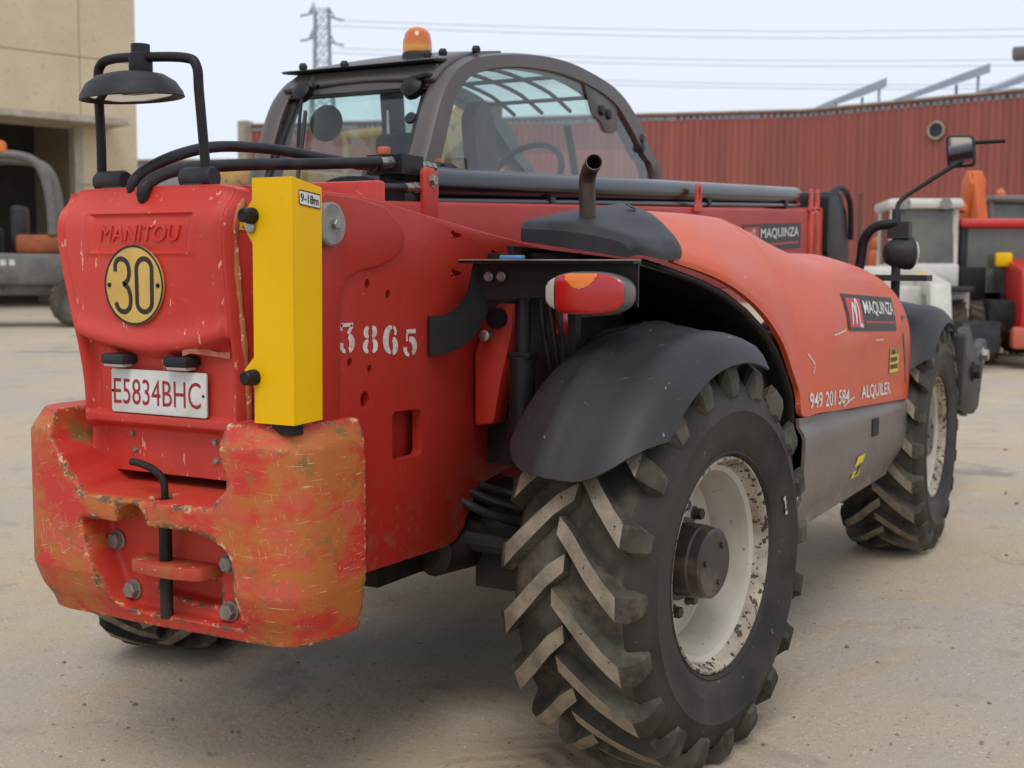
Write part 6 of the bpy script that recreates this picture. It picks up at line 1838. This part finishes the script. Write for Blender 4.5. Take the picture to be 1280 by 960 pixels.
lathe('beacon', [(0.09, 0), (0.09, 0.1), (0.0, 0.2)], (0.3, 0.7, 2.86), (0, 0, 1), M_amber, ex, 12)
prism('boom', [(0.9, 1.5), (1.3, 1.45), (2.0, 2.2), (2.15, 3.0), (1.95, 3.25), (1.75, 3.1), (1.6, 2.4), (1.0, 1.9)], 'y', -0.75, -0.45, M_orange, ex, 0.04)
prism('arm', [(1.75, 3.25), (2.1, 3.2), (2.45, 2.0), (2.40, 1.0), (2.2, 1.0), (2.15, 2.0)], 'y', -0.70, -0.50, M_orange, ex, 0.03)
rod('ram', (1.3, -0.6, 1.75), (1.85, -0.6, 2.75), 0.07, M_greyp, ex, 12)
prism('bucket', [(2.1, 1.05), (2.6, 1.0), (2.75, 0.55), (2.5, 0.3), (2.1, 0.5)], 'y', -0.95, -0.25, M_greyp, ex, 0.03)

# red tractor-like machine at the right edge
rm = empty('red_loader', (18.2, 0.50, 0), math.atan2(-0.32, -0.95))
tag(rm, 'bright red loader with a red roofed cab and muddy lugged tyres', 'loader')
far_tyre(rm, 1.35, -1.05, 0.52, 0.42, M_redm, 20); far_tyre(rm, 1.35, 1.05, 0.52, 0.42, M_redm, 20)
far_tyre(rm, -1.5, -1.05, 0.62, 0.5, M_redm, 18); far_tyre(rm, -1.5, 1.05, 0.62, 0.5, M_redm, 18)
pbox(rm, 'chassis', -2.0, 1.6, -0.5, 0.5, 0.5, 1.0, M_dark, 0.05)
prism('bonnet', round_poly([(0.55, 0.42), (1.95, 0.38), (2.05, 0.9), (1.95, 1.45), (0.55, 1.65)], 0.12, 4), 'y', -0.12, 0.78, M_redm, rm, 0.06)
flat('nose_badge', [rect(0.12, 1.0, 0.40, 1.22)], lambda a, b: (2.056, a, b), M_whitep, rm)
pbox(rm, 'bumper', 1.9, 2.15, -0.25, 0.9, 0.30, 0.62, mat('faded_orange_plastic', C(186, 92, 70), 0.6), 0.06)
pbox(rm, 'cab_roof', -0.9, 0.75, -0.8, 0.85, 2.1, 2.25, M_redm, 0.07)
for x, y in ((0.65, -0.72), (0.65, 0.75), (-0.8, -0.72), (-0.8, 0.75)): rod('cab_post', (x, y, 0.9), (x*0.95, y, 2.12), 0.06, M_black, rm, 8)
pane(rm, [(0.66, -0.68, 1.1), (0.66, 0.72, 1.1), (0.62, 0.72, 2.1), (0.62, -0.68, 2.1)])
pane(rm, [(0.66, -0.74, 1.0), (0.62, -0.74, 2.1), (-0.76, -0.74, 2.1), (-0.8, -0.74, 1.0)])
pane(rm, [(0.66, 0.77, 1.0), (0.62, 0.77, 2.1), (-0.76, 0.77, 2.1), (-0.8, 0.77, 1.0)])
pbox(rm, 'seat', -0.5, 0.1, -0.3, 0.3, 1.0, 1.7, M_seat, 0.08)
pbox(rm, 'mudguard', 0.75, 1.9, -1.3, -0.75, 1.12, 1.2, M_black, 0.03)
pbox(rm, 'work_lamp', 0.85, 1.0, -0.3, -0.05, 1.5, 1.72, M_yellow, 0.04)
box('lamp_stalk', 0.9, 0.94, -0.2, -0.15, 0.95, 1.52, M_black, rm, 0.004)

# tan excavator beyond the cab, seen through its glass
te = empty('tan_excavator', (15.2, 11.2, 0), math.atan2(-0.9, -0.2))
te.scale = (1.45, 1.45, 1.45)
tag(te, 'tan yellow excavator with bent boom seen through the cab glass', 'excavator')
for y in (-1.0, 1.0): prism('track', round_poly([(-1.7, 0.0), (1.7, 0.0), (1.9, 0.4), (1.6, 0.8), (-1.6, 0.8), (-1.9, 0.4)], 0.2, 4), 'y', y-0.25, y+0.25, M_mud, te, 0.03)
pbox(te, 'house', -1.9, 1.2, -1.1, 1.1, 0.9, 1.9, M_tan, 0.12)
pbox(te, 'engine_cover', -1.9, -0.4, -1.05, 1.05, 1.9, 2.2, M_tan, 0.1)
pbox(te, 'cab_roof', -0.4, 1.15, 0.15, 1.1, 2.6, 2.72, M_tan, 0.08)
for x, y in ((1.08, 0.2), (1.08, 1.05), (-0.32, 0.2), (-0.32, 1.05)): rod('cab_post', (x, y, 1.85), (x*0.92, y, 2.65), 0.05, M_tan, te, 8)
prism('boom', [(0.9, 1.4), (1.3, 1.35), (2.1, 2.0), (2.9, 2.5), (2.85, 2.75), (2.6, 2.75), (1.8, 2.35), (1.0, 1.8)], 'y', -0.75, -0.40, M_tan, te, 0.04)
prism('arm', [(2.6, 2.75), (2.95, 2.7), (2.85, 1.6), (2.65, 0.8), (2.45, 0.85), (2.5, 1.7)], 'y', -0.70, -0.45, M_brown, te, 0.03)
prism('bucket', [(2.3, 0.9), (2.9, 0.85), (3.0, 0.4), (2.7, 0.1), (2.3, 0.3)], 'y', -0.95, -0.2, M_brown, te, 0.03)

# orange boom lift standing between the white machine and the red loader
ol = empty('orange_boom_lift', (20.2, 1.55, 0), math.atan2(-0.75, -0.66))
tag(ol, 'low orange boom lift between the white machine and the red loader', 'boom lift')
for x in (-0.9, 0.9):
    for y in (-0.6, 0.6): far_tyre(ol, x, y, 0.36, 0.26, M_greyp, 14)
pbox(ol, 'chassis', -1.1, 1.1, -0.45, 0.45, 0.42, 0.75, M_greyp, 0.05)
pbox(ol, 'turret', -0.95, 0.5, -0.52, 0.52, 0.78, 1.35, M_orange, 0.08)
pbox(ol, 'turret_cover', -0.8, 0.1, -0.50, 0.0, 1.36, 1.75, M_orange, 0.08)
prism('boom', [(-0.6, 1.35), (-0.3, 1.3), (0.9, 1.9), (1.0, 2.1), (0.8, 2.12), (-0.6, 1.6)], 'y', 0.08, 0.34, M_orange, ol, 0.03)
prism('jib', [(0.85, 2.1), (1.02, 2.05), (1.3, 1.2), (1.2, 1.1), (1.1, 1.2)], 'y', 0.12, 0.30, M_orange, ol, 0.02)
bm = bmesh.new()
for z in (0.55, 1.05, 1.5):
    for a, b in (((1.25, -0.4), (1.25, 0.75)), ((1.25, 0.75), (1.75, 0.75)), ((1.75, 0.75), (1.75, -0.4)), ((1.75, -0.4), (1.25, -0.4))): add_bar(bm, (*a, z), (*b, z), 0.04)
for a in ((1.25, -0.4), (1.25, 0.75), (1.75, 0.75), (1.75, -0.4)): add_bar(bm, (*a, 0.5), (*a, 1.5), 0.04)
obj('work_cage', from_bm(bm), M_greyp, ol)

# rusty posts and a flood light
for k, (x, y) in enumerate(((26.6, 5.25), (26.85, 4.85))):
    tag(rod('steel_post', (x, y, 0), (x, y, 3.3), 0.06, M_brown, None, 10), 'thin rusty steel post standing before the red hall', 'post', 'rusty posts')
fl = empty('yard_lamp', (30.28, 0.18, 0), 0)
tag(fl, 'grey floodlight head on the arm of a tall pole before the red hall', 'lamp')
rod('pole', (0, 0, 0), (0, 0, 6.9), 0.09, M_greyp, fl, 12)
bm = bmesh.new(); add_bar(bm, (0, 0, 6.8), (-0.75, 1.35, 6.8), 0.06); obj('arm', from_bm(bm), M_greyp, fl)
box('lamp_head', -1.0, -0.6, 1.05, 1.75, 6.55, 6.85, M_greyp, fl, 0.04)
